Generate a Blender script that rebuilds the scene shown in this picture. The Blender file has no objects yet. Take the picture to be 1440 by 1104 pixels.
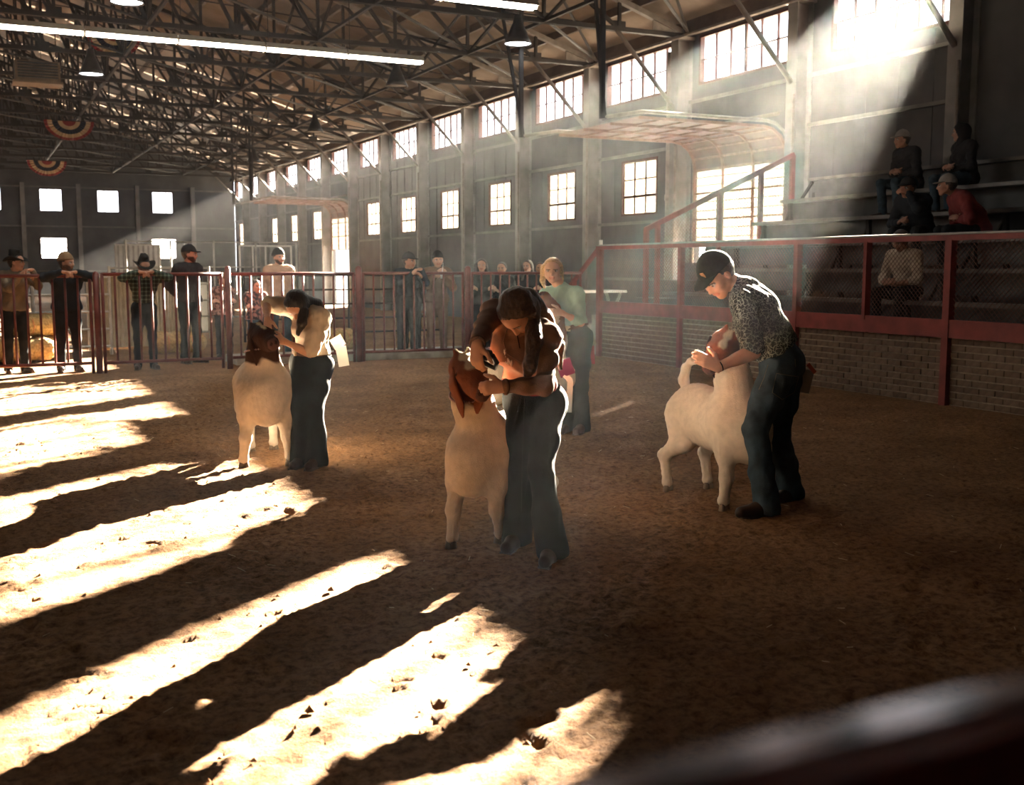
import bpy, math, random
import numpy as np
from mathutils import Vector, Matrix
random.seed(7); np.random.seed(7)
S = bpy.context.scene
COL = S.collection
PI = math.pi

# ---------------------------------------------------------------- camera
FPX, EYE = 1550.0, 1.53
TILT, YAW = math.radians(6.5146), math.radians(26.1512)
cd = bpy.data.cameras.new('camera'); cam = bpy.data.objects.new('camera', cd); COL.objects.link(cam)
cd.sensor_width = 36.0; cd.lens = FPX / 1440 * 36.0
cam.location = (0, 0, EYE); cam.rotation_euler = (PI / 2 - TILT, 0, -YAW)
cd.clip_start = 0.02; cd.clip_end = 400
cd.dof.use_dof = True; cd.dof.focus_distance = 7.2; cd.dof.aperture_fstop = 3.8
S.camera = cam
# ---------------------------------------------------------------- world, sun, exposure
W = bpy.data.worlds.new('sky'); S.world = W; W.use_nodes = True
wn = W.node_tree.nodes; wl = W.node_tree.links
bg = wn['Background']; bg.inputs['Color'].default_value = (0.86, 0.93, 1.0, 1); bg.inputs['Strength'].default_value = 2.2
SUN_AZ, SUN_EL = math.radians(51.0), math.radians(19.3)
sd = bpy.data.lights.new('sun', 'SUN'); sun = bpy.data.objects.new('sun', sd); COL.objects.link(sun)
sd.energy = 112.0; sd.color = (1.0, 0.86, 0.68); sd.angle = math.radians(0.6)
sdir = Vector((-math.sin(SUN_AZ) * math.cos(SUN_EL), -math.cos(SUN_AZ) * math.cos(SUN_EL), -math.sin(SUN_EL)))
sun.rotation_euler = sdir.to_track_quat('-Z', 'Y').to_euler(); sun.location = (40, 40, 25)
vs = S.view_settings
vs.view_transform = 'Standard'; vs.look = 'None'; vs.gamma = 1.0; vs.use_curve_mapping = False
vs.exposure = 1.6
cy = S.cycles
cy.max_bounces = 8; cy.diffuse_bounces = 5; cy.glossy_bounces = 3; cy.transmission_bounces = 4
cy.volume_bounces = 0; cy.transparent_max_bounces = 12; cy.use_denoising = True
cy.caustics_reflective = False; cy.caustics_refractive = False; cy.sample_clamp_indirect = 6.0

def at(x, y, d):
    """the point seen at photograph pixel (x, y), d metres along the lens axis"""
    v = Vector(((x - 720) / FPX, (552 - y) / FPX, -1.0)) * d
    v.rotate(cam.rotation_euler)
    return np.array(v + cam.location)
# ---------------------------------------------------------------- helpers: materials
def nd(nt, t, **kw):
    n = nt.nodes.new(t)
    for k, v in kw.items():
        if k in n.inputs: n.inputs[k].default_value = v
        else: setattr(n, k, v)
    return n
MATS = {}
def mat(name, col, rough=0.8, metal=0.0, var=0.12, scale=6.0, bump=0.0, bscale=60.0, col2=None, spec=0.3, attr=False, ramp=(0.35, 0.65)):
    if name in MATS: return MATS[name]
    m = bpy.data.materials.new(name); m.use_nodes = True; nt = m.node_tree; L = nt.links
    b = nt.nodes['Principled BSDF']
    b.inputs['Roughness'].default_value = rough; b.inputs['Metallic'].default_value = metal
    b.inputs['Specular IOR Level'].default_value = spec
    tc = nd(nt, 'ShaderNodeTexCoord')
    n = nd(nt, 'ShaderNodeTexNoise'); n.inputs['Scale'].default_value = scale; n.inputs['Detail'].default_value = 6
    L.new(tc.outputs['Object'], n.inputs['Vector'])
    if attr:
        a = nd(nt, 'ShaderNodeAttribute'); a.attribute_name = 'Col'
        mx = nd(nt, 'ShaderNodeMix', data_type='RGBA', blend_type='MULTIPLY'); mx.inputs[0].default_value = 1.0
        mr = nd(nt, 'ShaderNodeMapRange'); mr.inputs[1].default_value = .3; mr.inputs[2].default_value = .7
        mr.inputs[3].default_value = 1 - var; mr.inputs[4].default_value = 1 + var
        L.new(n.outputs[0], mr.inputs[0]); L.new(a.outputs['Color'], mx.inputs[6]); L.new(mr.outputs[0], mx.inputs[7])
        L.new(mx.outputs[2], b.inputs['Base Color'])
    else:
        r = nd(nt, 'ShaderNodeValToRGB'); e = r.color_ramp.elements
        c1 = [c * (1 - var) for c in col]; c2 = list(col2) if col2 else [min(1, c * (1 + var)) for c in col]
        e[0].position, e[1].position = ramp
        e[0].color = (*c1, 1); e[1].color = (*c2, 1)
        L.new(n.outputs[0], r.inputs[0]); L.new(r.outputs[0], b.inputs['Base Color'])
    if bump > 0:
        n2 = nd(nt, 'ShaderNodeTexNoise'); n2.inputs['Scale'].default_value = bscale; n2.inputs['Detail'].default_value = 4
        L.new(tc.outputs['Object'], n2.inputs['Vector'])
        bp = nd(nt, 'ShaderNodeBump'); bp.inputs['Strength'].default_value = bump; bp.inputs['Distance'].default_value = 0.01
        L.new(n2.outputs[0], bp.inputs['Height']); L.new(bp.outputs[0], b.inputs['Normal'])
    MATS[name] = m
    return m
def emit(name, col, s):
    if name in MATS: return MATS[name]
    m = bpy.data.materials.new(name); m.use_nodes = True; nt = m.node_tree
    e = nd(nt, 'ShaderNodeEmission'); e.inputs[0].default_value = (*col, 1); e.inputs[1].default_value = s
    nt.links.new(e.outputs[0], nt.nodes['Material Output'].inputs[0]); MATS[name] = m
    return m
def glass(name, tint, gloss=0.06, trans=None, tw=0.0):
    """thin window glazing: lets light through, reflects a little, tw = share that scatters (dirty or fibreglass panes)"""
    m = bpy.data.materials.new(name); m.use_nodes = True; nt = m.node_tree; L = nt.links
    t = nd(nt, 'ShaderNodeBsdfTransparent'); t.inputs[0].default_value = (*tint, 1)
    g = nd(nt, 'ShaderNodeBsdfGlossy'); g.inputs['Roughness'].default_value = .15
    s = nd(nt, 'ShaderNodeMixShader'); s.inputs[0].default_value = gloss
    src = t.outputs[0]
    if tw > 0:
        tl = nd(nt, 'ShaderNodeBsdfTranslucent'); tl.inputs[0].default_value = (*(trans or tint), 1)
        s2 = nd(nt, 'ShaderNodeMixShader'); s2.inputs[0].default_value = tw
        L.new(src, s2.inputs[1]); L.new(tl.outputs[0], s2.inputs[2]); src = s2.outputs[0]
    L.new(src, s.inputs[1]); L.new(g.outputs[0], s.inputs[2])
    L.new(s.outputs[0], nt.nodes['Material Output'].inputs[0]); MATS[name] = m
    return m
# ---------------------------------------------------------------- helpers: meshes and objects
def A(*v): return np.array(v, float)
def unit(v):
    v = np.asarray(v, float); return v / max(np.linalg.norm(v), 1e-9)
def lerp(a, b, t): return np.asarray(a, float) * (1 - t) + np.asarray(b, float) * t
class MB:
    def __init__(s): s.v, s.f, s.n = [], [], 0
    def add(s, v, f):
        s.v += [tuple(map(float, p)) for p in v]; s.f += [tuple(i + s.n for i in q) for q in f]; s.n += len(v); return s
    def box(s, x0, x1, y0, y1, z0, z1):
        v = [(x, y, z) for z in (z0, z1) for y in (y0, y1) for x in (x0, x1)]
        return s.add(v, [(0, 2, 3, 1), (4, 5, 7, 6), (0, 1, 5, 4), (2, 6, 7, 3), (0, 4, 6, 2), (1, 3, 7, 5)])
    def bar(s, a, b, w, h, up=(0, 0, 1)):
        a, b = A(*a), A(*b); d = unit(b - a); u = A(*up)
        if abs(d @ u) > .98: u = A(0, 1, 0)
        x = unit(np.cross(d, u)); y = np.cross(x, d)
        v = [p + x * sx * w / 2 + y * sy * h / 2 for p in (a, b) for sx, sy in ((-1, -1), (1, -1), (1, 1), (-1, 1))]
        return s.add(v, [(3, 2, 1, 0), (4, 5, 6, 7), (0, 1, 5, 4), (1, 2, 6, 5), (2, 3, 7, 6), (3, 0, 4, 7)])
    def tube(s, pts, r, n=8, cap=True):
        pts = [A(*p) for p in pts]; m = len(pts); rr = r if hasattr(r, '__len__') else [r] * m
        v, f = [], []; pu = None
        for i, p in enumerate(pts):
            d = unit(pts[min(i + 1, m - 1)] - pts[max(i - 1, 0)])
            u = pu if pu is not None else (A(0, 0, 1) if abs(d[2]) < .9 else A(0, 1, 0))
            x = unit(np.cross(d, u)); y = unit(np.cross(x, d)); pu = y
            for k in range(n):
                t = 2 * PI * k / n; v.append(p + (x * math.cos(t) + y * math.sin(t)) * rr[i])
        for i in range(m - 1):
            for k in range(n):
                k2 = (k + 1) % n; f.append((i * n + k, i * n + k2, (i + 1) * n + k2, (i + 1) * n + k))
        if cap:
            f.append(tuple(range(n))[::-1]); f.append(tuple((m - 1) * n + k for k in range(n)))
        return s.add(v, f)
    def lathe(s, c, prof, n=20, ax=(0, 0, 1)):
        ax = unit(ax); u = A(1, 0, 0) if abs(ax[0]) < .9 else A(0, 1, 0); x = unit(np.cross(ax, u)); y = np.cross(ax, x)
        v, f = [], []; c = A(*c); m = len(prof)
        for r, z in prof:
            for k in range(n):
                t = 2 * PI * k / n; v.append(c + ax * z + (x * math.cos(t) + y * math.sin(t)) * r)
        for i in range(m - 1):
            for k in range(n):
                k2 = (k + 1) % n; f.append((i * n + k, i * n + k2, (i + 1) * n + k2, (i + 1) * n + k))
        return s.add(v, f)
    def quad(s, a, b, c, d): return s.add([a, b, c, d], [(0, 1, 2, 3)])
    def prism(s, poly, d):
        n = len(poly); d = A(*d); v = [A(*p) for p in poly] + [A(*p) + d for p in poly]
        return s.add(v, [tuple(range(n))[::-1], tuple(range(n, 2 * n))] + [(i, (i + 1) % n, n + (i + 1) % n, n + i) for i in range(n)])
    def mesh(s, name, m=None, smooth=False):
        me = bpy.data.meshes.new(name); me.from_pydata(s.v, [], s.f); me.update()
        if m: me.materials.append(m)
        if smooth: me.shade_smooth()
        return me
def wloc(p):
    v = Vector((0, 0, 0))
    while p is not None: v = v + p.location; p = p.parent
    return v
def link(name, me, parent=None, pos=(0, 0, 0), label=None, cat=None, group=None, kind=None):
    o = bpy.data.objects.new(name, me); COL.objects.link(o)
    if parent is not None: o.parent = parent
    o.location = Vector(pos) - wloc(parent)
    for k, v in (('label', label), ('category', cat), ('group', group), ('kind', kind)):
        if v: o[k] = v
    return o
def obj(name, mb, m, parent=None, smooth=False, **kw):
    return link(name, mb.mesh(name, m, smooth), parent, **kw)
def thing(name, label, cat, loc=(0, 0, 0), group=None):
    return link(name, None, None, loc, label, cat, group)
def struct(name, me=None, loc=(0, 0, 0)): return link(name, me, None, loc, kind='structure')
ORD = ['first', 'second', 'third', 'fourth', 'fifth', 'sixth', 'seventh', 'eighth', 'ninth', 'tenth', 'eleventh', 'twelfth', 'thirteenth', 'fourteenth', 'fifteenth', 'sixteenth', 'seventeenth']
# ---------------------------------------------------------------- the hall
D = 13.4; Y0 = 15.53; BAY = 3.57; YE = 62.0; YB = -9.47; EAVE = 6.28; SLOPE = 0.32; RIDGE = EAVE + D * SLOPE
wallm = mat('painted_board', (.075, .076, .078), .75, var=.22, scale=1.3, bump=.15, bscale=9)
colm = mat('grey_steel_paint', (.20, .195, .185), .55, var=.2, scale=2.5)
girtm = mat('girt_paint', (.14, .135, .13), .7, var=.2, scale=3)
framem = mat('red_window_paint', (.055, .020, .016), .6, var=.25)
steelm = mat('truss_steel', (.022, .018, .016), .6, var=.3, scale=3)
roofm = mat('corrugated_roof', (.27, .225, .185), .5, var=.25, scale=1.1, metal=.15)
purlm = mat('purlin_steel', (.12, .095, .08), .6, var=.25, scale=2)
bracem = mat('brace_paint', (.22, .20, .18), .5, var=.2)
concm = mat('concrete', (.32, .29, .24), .85, var=.25, scale=5, bump=.3, bscale=30)
clear = glass('clear_glazing', (.94, .94, .93), .05)
frost = glass('fibreglass_glazing', (.10, .10, .09), .05, (.075, .068, .056), .95)
milky = glass('dusty_glazing', (.5, .5, .5), .05, (.9, .93, .95), .65)

PANES = {}
def window(n, P, ux, w, z0, z1, nc, nr, gm, thick=.05, bar=.022, mull=None, low=None):
    """window with its frame, bars and panes; P = bottom corner, ux = direction along the wall"""
    ux = A(*ux); nn = np.cross(ux, A(0, 0, 1)); h = z1 - z0
    r = struct('window_%d' % n, None, tuple(P)); P = A(*P)
    mb = MB(); f = .05; c = P + ux * w / 2
    up = A(0, 0, 1)
    mb.bar(P + up * f / 2, P + ux * w + up * f / 2, thick * 2, f); mb.bar(P + up * (h - f / 2), P + ux * w + up * (h - f / 2), thick * 2, f)
    for t in (f / 2, w - f / 2): mb.bar(P + ux * t + up * f, P + ux * t + up * (h - f), f, thick * 2, up=nn)
    obj('frame', mb, framem, r)
    iw, ih = w - 2 * f, h - 2 * f
    for i in range(1, nc):
        t = f + iw * i / nc; b = .05 if mull and i in mull else bar
        obj('glazing_bar', MB().bar(P + ux * t + up * f, P + ux * t + up * (h - f), b, thick, up=nn), framem, r)
    for j in range(1, nr):
        z = f + ih * j / nr; b = .05 if low == j else bar
        obj('glazing_bar', MB().bar(P + ux * f + up * z, P + ux * (w - f) + up * z, thick, b), framem, r)
    pw, ph = iw / nc, ih / nr
    key = (round(pw, 4), round(ph, 4), tuple(np.round(ux, 2)), gm.name)
    if key not in PANES:
        a = ux * pw / 2; b = up * ph / 2
        PANES[key] = MB().quad(-a - b, a - b, a + b, -a + b).mesh('pane', gm)
    for i in range(nc):
        for j in range(nr):
            link('pane', PANES[key], r, tuple(P + ux * (f + pw * (i + .5)) + up * (f + ph * (j + .5))))
    return r

# --- right wall: boards between openings
cl0, cl1 = 5.15, 6.12
lw0, lw1, lww = 2.66, 3.88, 1.44
nbay = 20
wr = struct('wall_right'); wlft = struct('wall_left')
def panel(par, x0, x1, y0, y1, z0, z1): obj('wall_panel', MB().box(x0, x1, y0, y1, z0, z1), wallm, par)
DOORS = {0: 3.5, 7: 3.5}          # bay -> opening height
CAP = MB().tube([(0, 0, -.01), (0, 0, .01)], .03, 8).mesh('rivet', colm)
wn_ = 0
def wall_side(par, X, sgn, doors, detail):
    global wn_
    x0, x1 = (X, X + .12) if sgn > 0 else (X - .12, X)
    for k in range(-7, 13):
        ya = Y0 + BAY * k; yb = ya + BAY; mid = (ya + yb) / 2
        c0, c1 = ya + .33, yb - .36
        if sgn > 0 and k == -1: c0, c1 = 12.06, 14.94
        if sgn > 0 and k < -1:
            panel(par, x0, x1, ya, yb, 0, EAVE + .05); continue
        panel(par, x0, x1, ya, yb, cl1, EAVE + .05)
        panel(par, x0, x1, ya, c0, cl0, cl1); panel(par, x0, x1, c1, yb, cl0, cl1)
        if sgn > 0 or k >= -7:
            wn_ += 1
            window(wn_, (X + sgn * .03, c0, cl0), (0, 1, 0), c1 - c0, 0, cl1 - cl0, 6, 2, clear if sgn > 0 else milky, mull=(3,))
        if k in doors:
            panel(par, x0, x1, ya, yb, doors[k], cl0)
            panel(par, x0, x1, ya, ya + .3, 0, doors[k]); panel(par, x0, x1, yb - .3, yb, 0, doors[k])
        elif sgn > 0 and k >= 1 and k not in (11,):
            l0, l1 = mid - lww / 2 + .03, mid + lww / 2 + .03
            wn_ += 1
            window(wn_, (X + .03, l0, lw0), (0, 1, 0), l1 - l0, 0, lw1 - lw0, 3, 3, frost, low=1)
            panel(par, x0, x1, ya, yb, lw1, cl0); panel(par, x0, x1, ya, l0, lw0, lw1); panel(par, x0, x1, l1, yb, lw0, lw1)
            panel(par, x0, x1, ya, yb, 0, lw0)
        else:
            for za, zb in ((0, 2.66), (2.66, 3.88), (3.88, cl0)): panel(par, x0, x1, ya, yb, za, zb)
        if detail and k >= -2:
            for z in (1.25, 2.5, 4.0, 4.85):
                if k in doors and z < 4.2: continue
                obj('girt', MB().box(X - .07, X, ya + .1, yb - .1, z - .03, z + .03), girtm, par)
            for q in range(1, 5):
                yy = ya + BAY * q / 5
                if k in doors: continue
                obj('seam_strip', MB().box(X - .012, X, yy - .012, yy + .012, 3.9 if (k >= 1 and abs(yy - mid) < .8) else 0.05, cl0 - .03), wallm, par)
wall_side(wr, D, 1, DOORS, True)
wall_side(wlft, -D, -1, {}, False)
# columns: H sections standing inside the right wall, each with its knee brace
for k in range(-4, 14):
    y = Y0 + BAY * k
    if y > YE - .5: break
    c = obj('column', MB().box(D - .34, D - .02, y - .02, y + .02, 0, EAVE - .1), colm, wr)
    obj('flange', MB().box(D - .36, D - .335, y - .13, y + .13, 0, EAVE - .15), colm, c)
    obj('flange', MB().box(D - .03, D - .005, y - .13, y + .13, 0, EAVE - .15), colm, c)
    obj('conduit', MB().tube([(D - .39, y - .11, .0), (D - .39, y - .11, 4.5)], .025, 6), bracem, c, True)
    obj('cap_plate', MB().box(D - .44, D, y - .2, y + .2, EAVE - .22, EAVE - .16).prism([(D - .36, y - .012, EAVE - .2), (D - .9, y - .012, EAVE - .05), (D - .9, y - .012, EAVE + .15), (D - .36, y - .012, EAVE + .15)], (0, .024, 0)), bracem, c)
    obj('knee_brace', MB().tube([(D - .36, y, 4.72), (D - 1.75, y, EAVE - .12)], .045, 8), bracem, c, True)
obj('downpipe', MB().tube([(D - .2, Y0 + BAY + .35, 0), (D - .2, Y0 + BAY + .35, 5.9)], .085, 12).tube([(D - .2, Y0 + BAY + .35, 2.9), (D - .2, Y0 + BAY + .35, 3.02)], .1, 12), bracem, wr, True)
# --- end wall (far), rear wall, gables
we = struct('wall_far'); wb = struct('wall_rear')
ends = [(3.46, 4.34, 1.12, 1.18, 3, 2, None), (6.24, 4.34, 1.12, 1.18, 3, 2, None), (9.0, 4.34, 1.12, 1.18, 3, 2, None), (3.42, 1.93, 1.32, 1.12, 3, 2, 1), (8.9, 1.93, 1.34, 1.12, 3, 2, 1), (.6, 4.34, 1.12, 1.18, 3, 2, None), (-2.2, 4.34, 1.12, 1.18, 3, 2, None)]
cuts = sorted(set([-D, D] + [e[0] for e in ends] + [e[0] + e[2] for e in ends]))
zc = sorted(set([0, EAVE] + [e[1] for e in ends] + [e[1] + e[3] for e in ends]))
for i in range(len(cuts) - 1):
    run = None
    for j in range(len(zc) - 1):
        cx, cz = (cuts[i] + cuts[i + 1]) / 2, (zc[j] + zc[j + 1]) / 2
        hole = any(e[0] < cx < e[0] + e[2] and e[1] < cz < e[1] + e[3] for e in ends)
        if not hole: obj('wall_panel', MB().box(cuts[i], cuts[i + 1], YE, YE + .12, zc[j], zc[j + 1]), wallm, we)
for e in ends:
    wn_ += 1
    window(wn_, (e[0], YE - .02, e[1]), (1, 0, 0), e[2], 0, e[3], e[4], e[5], clear if e[1] > 3 else milky, low=e[6])
obj('gable', MB().prism([(-D, YE, EAVE - .02), (D, YE, EAVE - .02), (D, YE, EAVE + .22), (0, YE, RIDGE + .22), (-D, YE, EAVE + .22)], (0, .12, 0)), wallm, we)
for x in (-5.6, -2.9, -.1, 2.69, 5.36, 8.26, 11.13):
    obj('post', MB().box(x - .1, x + .1, YE - .22, YE, 0, EAVE - .5), colm, we)
for z in (1.3, 3.6, 5.6):
    obj('girt', MB().box(-D, D, YE - .06, YE, z - .04, z + .04), girtm, we)
obj('gable', MB().prism([(-D, YB, EAVE - .02), (D, YB, EAVE - .02), (D, YB, EAVE + .2), (0, YB, RIDGE + .2), (-D, YB, EAVE + .2)], (0, -.12, 0)), wallm, wb)
for i in range(6):
    x0 = -D + i * 2 * D / 6; x1 = x0 + 2 * D / 6
    obj('wall_panel', MB().box(x0, x1, YB - .12, YB, 0, EAVE), wallm, wb)
# --- roof
ce = struct('ceiling')
LAP = 0.0
def slope_z(x): return RIDGE - abs(x) * SLOPE
def sheet(x0, x1, y0, y1, fine):
    n = 2 * int((y1 - y0) / (.088 if fine else 1.0)); mb = MB(); v = []; f = []
    for i in range(n + 1):
        y = y0 + (y1 - y0) * i / n; dz = (.019 if i % 2 else -.019) if fine else 0
        for x in (x0, x1): v.append((x, y, slope_z(x) + .16 + dz))
    for i in range(n): f.append((2 * i, 2 * i + 2, 2 * i + 3, 2 * i + 1))
    if not fine: v = [(x + (.12 if j % 2 else 0), y + (.1 if j >= 2 * n else (-.1 if j < 2 else 0)), z + .02) for j, (x, y, z) in enumerate(v)]
    obj('roof_sheet', mb.add(v, f), roofm, ce)
xs = [0, 3.4, 6.75, 10.1, D + .5]
for i in range(4):
    for k in range(-7, 13):
        ya = Y0 + BAY * k; yb = ya + BAY
        sheet(xs[i], xs[i + 1] , ya, yb, k <= 5 and i >= 1 and k >= -1)
    obj('roof_sheet', MB().quad((-xs[i], YB, slope_z(xs[i]) + .16), (-xs[i + 1], YB, slope_z(xs[i + 1]) + .16), (-xs[i + 1], YE, slope_z(xs[i + 1]) + .16), (-xs[i], YE, slope_z(xs[i]) + .16)), roofm, ce)
for i in range(1, 12):
    x = D * i / 11 - (.12 if i == 11 else 0)
    obj('purlin', MB().bar((x, YB, slope_z(x) + .04), (x, YE, slope_z(x) + .04), .07, .17), purlm, ce)
obj('eave_strut', MB().box(D - .2, D - .05, YB, YE, EAVE - .13, EAVE + .02), purlm, ce)
obj('rain_pipe', MB().tube([(D - .42, YB, EAVE - .2), (D - .42, YE, EAVE - .2)], .03, 8), bracem, ce, True)
# --- trusses across the hall, one over each column
BOT = EAVE - .12; nx = 8
for k in range(-3, 14):
    y = Y0 + BAY * k
    if y > YE - .5: break
    t = obj('truss', MB().bar((-D, y - .035, BOT), (D, y - .035, BOT), .05, .09).bar((-D, y + .035, BOT), (D, y + .035, BOT), .02, .09), steelm, ce)
    obj('top_chord', MB().bar((D, y, slope_z(D) - .1), (0, y, RIDGE - .1), .12, .1).bar((-D, y, slope_z(D) - .1), (0, y, RIDGE - .1), .12, .1), bracem if k <= 4 else steelm, t)
    jn = MB(); rest = MB()
    for sx in (1, -1):
        px = [D * i / nx * sx for i in range(nx + 1)]
        for i in range(nx):
            if i > 0:
                b = ((px[i], y, BOT), (px[i], y, slope_z(px[i]) - .1))
                if sx > 0 and k <= 5: obj('web_post', MB().bar(*b, .06, .06), steelm, t)
                else: rest.bar(*b, .06, .06)
            d = ((px[i], y, slope_z(px[i]) - .1), (px[i + 1], y, BOT)) if i < nx - 1 else ((px[i], y, BOT), (px[i + 1], y, slope_z(px[i + 1]) - .1))
            if sx > 0 and k <= 5: obj('web_diagonal', MB().bar(*d, .05, .07), steelm, t)
            else: rest.bar(*d, .05, .07)
            jn.box(px[i] - .14, px[i] + .14, y - .012, y + .012, BOT - .05, BOT + .16)
    obj('gusset_plates', jn, steelm, t, kind='stuff')
    if rest.n: obj('far_webs', rest, steelm, t, kind='stuff')
    if k < 12:                                       # bracing to the next truss
        yb = y + BAY
        for i in (2, 4, 6):
            x = D * i / nx
            b = MB().bar((x, y, BOT), (x, yb, slope_z(x) - .15), .05, .05).bar((x, y, slope_z(x) - .15), (x, yb, BOT), .05, .05).bar((x, y, BOT), (x, yb, BOT), .06, .06)
            obj('sway_brace', b, steelm, ce)
        if k >= -1:
            for i in range(4):
                xa, xb = D * (i * 2) / nx, D * (i * 2 + 2) / nx
                obj('roof_brace', MB().bar((xa, y, slope_z(xa) - .16), (xb, yb, slope_z(xb) - .16), .05, .03).bar((xb, y, slope_z(xb) - .16), (xa, yb, slope_z(xa) - .16), .05, .03), steelm, ce)
                obj('ceiling_brace', MB().bar((xa, y, BOT + .05), (xb, yb, BOT + .05), .05, .04), steelm, ce)
# --- dirt floor: real relief where the lens sees it, coarse beyond
def vnoise(P, s, seed, oct=3):
    """smooth value noise (numpy), P (n,2)"""
    out = np.zeros(len(P)); amp = 1.0
    for o in range(oct):
        rg = np.random.RandomState(seed + o); T = rg.rand(256, 256) * 2 - 1
        q = P * s; i = np.floor(q).astype(int); f = q - i; f = f * f * (3 - 2 * f)
        i0, j0 = i[:, 0] & 255, i[:, 1] & 255; i1, j1 = (i0 + 1) & 255, (j0 + 1) & 255
        a = T[i0, j0] * (1 - f[:, 0]) + T[i1, j0] * f[:, 0]; b = T[i0, j1] * (1 - f[:, 0]) + T[i1, j1] * f[:, 0]
        out += amp * (a * (1 - f[:, 1]) + b * f[:, 1]); amp *= .5; s *= 2.1
    return out
def dirt_material():
    m = bpy.data.materials.new('arena_dirt'); m.use_nodes = True; nt = m.node_tree; L = nt.links; b = nt.nodes['Principled BSDF']
    b.inputs['Roughness'].default_value = .95; b.inputs['Specular IOR Level'].default_value = .12
    tc = nd(nt, 'ShaderNodeTexCoord')
    n1 = nd(nt, 'ShaderNodeTexNoise', Scale=1.4, Detail=8.0); n2 = nd(nt, 'ShaderNodeTexNoise', Scale=21.0, Detail=9.0, Roughness=.74)
    for n in (n1, n2): L.new(tc.outputs['Object'], n.inputs['Vector'])
    r1 = nd(nt, 'ShaderNodeValToRGB'); e = r1.color_ramp.elements; e[0].position = .3; e[1].position = .7
    e[0].color = (.175, .095, .046, 1); e[1].color = (.285, .162, .082, 1)
    r2 = nd(nt, 'ShaderNodeValToRGB'); e = r2.color_ramp.elements; e[0].position = .34; e[1].position = .56
    e[0].color = (.36, .33, .30, 1); e[1].color = (1.08, 1.06, 1.04, 1)
    mx = nd(nt, 'ShaderNodeMix', data_type='RGBA', blend_type='MULTIPLY'); mx.inputs[0].default_value = 1
    L.new(n1.outputs[0], r1.inputs[0]); L.new(n2.outputs[0], r2.inputs[0]); L.new(r1.outputs[0], mx.inputs[6]); L.new(r2.outputs[0], mx.inputs[7])
    L.new(mx.outputs[2], b.inputs['Base Color'])
    n3 = nd(nt, 'ShaderNodeTexNoise', Scale=48.0, Detail=6.0, Roughness=.7); L.new(tc.outputs['Object'], n3.inputs['Vector'])
    bp = nd(nt, 'ShaderNodeBump', Strength=1.0, Distance=.02); L.new(n3.outputs[0], bp.inputs['Height']); L.new(bp.outputs[0], b.inputs['Normal'])
    return m
dirt = dirt_material()
def relief(P):
    h = .009 * vnoise(P, 1.6, 11, 2) + .013 * np.abs(vnoise(P * A(1.0, 1.4), 8.0, 31, 3)) + .006 * vnoise(P, 24.0, 51, 2)
    rg = np.random.RandomState(5)
    for _ in range(900):                                       # hoof prints and boot scuffs
        c = A(rg.uniform(-1.2, 9), rg.uniform(2.2, 15)); a = rg.uniform(0, PI); l, w = rg.uniform(.03, .085), rg.uniform(.018, .04)
        m = (np.abs(P[:, 0] - c[0]) < .3) & (np.abs(P[:, 1] - c[1]) < .3)
        if not m.any(): continue
        q = P[m] - c; u = q[:, 0] * math.cos(a) + q[:, 1] * math.sin(a); v = -q[:, 0] * math.sin(a) + q[:, 1] * math.cos(a)
        r = (u / l) ** 2 + (v / w) ** 2
        h[m] += -.016 * np.exp(-r * 1.2) + .010 * np.exp(-((np.sqrt(r) - 1.5) ** 2) * 5)
    return h
def grid_floor():
    ys = np.concatenate([np.arange(1.2, 7, .022), np.arange(7, 11, .032), np.arange(11, 16.4, .055), [16.5]])
    xs_ = np.concatenate([np.arange(-1.6, 4.5, .024), np.arange(4.5, 9.7, .045), [9.72]])
    X, Y = np.meshgrid(xs_, ys, indexing='ij'); P = np.stack([X.ravel(), Y.ravel()], 1)
    fade = np.clip((9.7 - P[:, 0]) / .3, 0, 1) * np.clip((P[:, 0] + 1.6) / .3, 0, 1) * np.clip((16.5 - P[:, 1]) / .3, 0, 1) * np.clip((P[:, 1] - 1.2) / .3, 0, 1)
    Z = (relief(P) - .006) * fade
    n, m_ = len(xs_), len(ys); idx = np.arange(n * m_).reshape(n, m_)
    q = np.stack([idx[:-1, :-1], idx[1:, :-1], idx[1:, 1:], idx[:-1, 1:]], -1).reshape(-1, 4)
    me = bpy.data.meshes.new('floor'); np_mesh(me, np.column_stack([P, Z]), q); me.materials.append(dirt); me.shade_smooth()
    return me
def np_mesh(me, V, Q):
    me.vertices.add(len(V)); me.vertices.foreach_set('co', np.ascontiguousarray(V, dtype=np.float32).ravel())
    k = Q.shape[1]; me.loops.add(len(Q) * k); me.loops.foreach_set('vertex_index', np.ascontiguousarray(Q, dtype=np.int32).ravel())
    me.polygons.add(len(Q)); me.polygons.foreach_set('loop_start', np.arange(len(Q), dtype=np.int32) * k)
    me.update(calc_edges=True); me.validate()
fl = struct('floor', grid_floor())
fb = MB()
for x0, x1, y0, y1 in ((-D, -1.6, YB, YE), (-1.6, D, YB, 1.2), (-1.6, D, 16.5, YE), (9.72, D, 1.2, 16.5)):
    fb.quad((x0, y0, -.0), (x1, y0, -.0), (x1, y1, -.0), (x0, y1, -.0))
obj('outer_dirt', fb, dirt, fl)
yard = mat('yard_earth', (.44, .39, .32), .95, var=.2, scale=.4)
struct('ground', MB().box(-90, 120, -80, 160, -.4, -.06).mesh('ground', yard))
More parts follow.
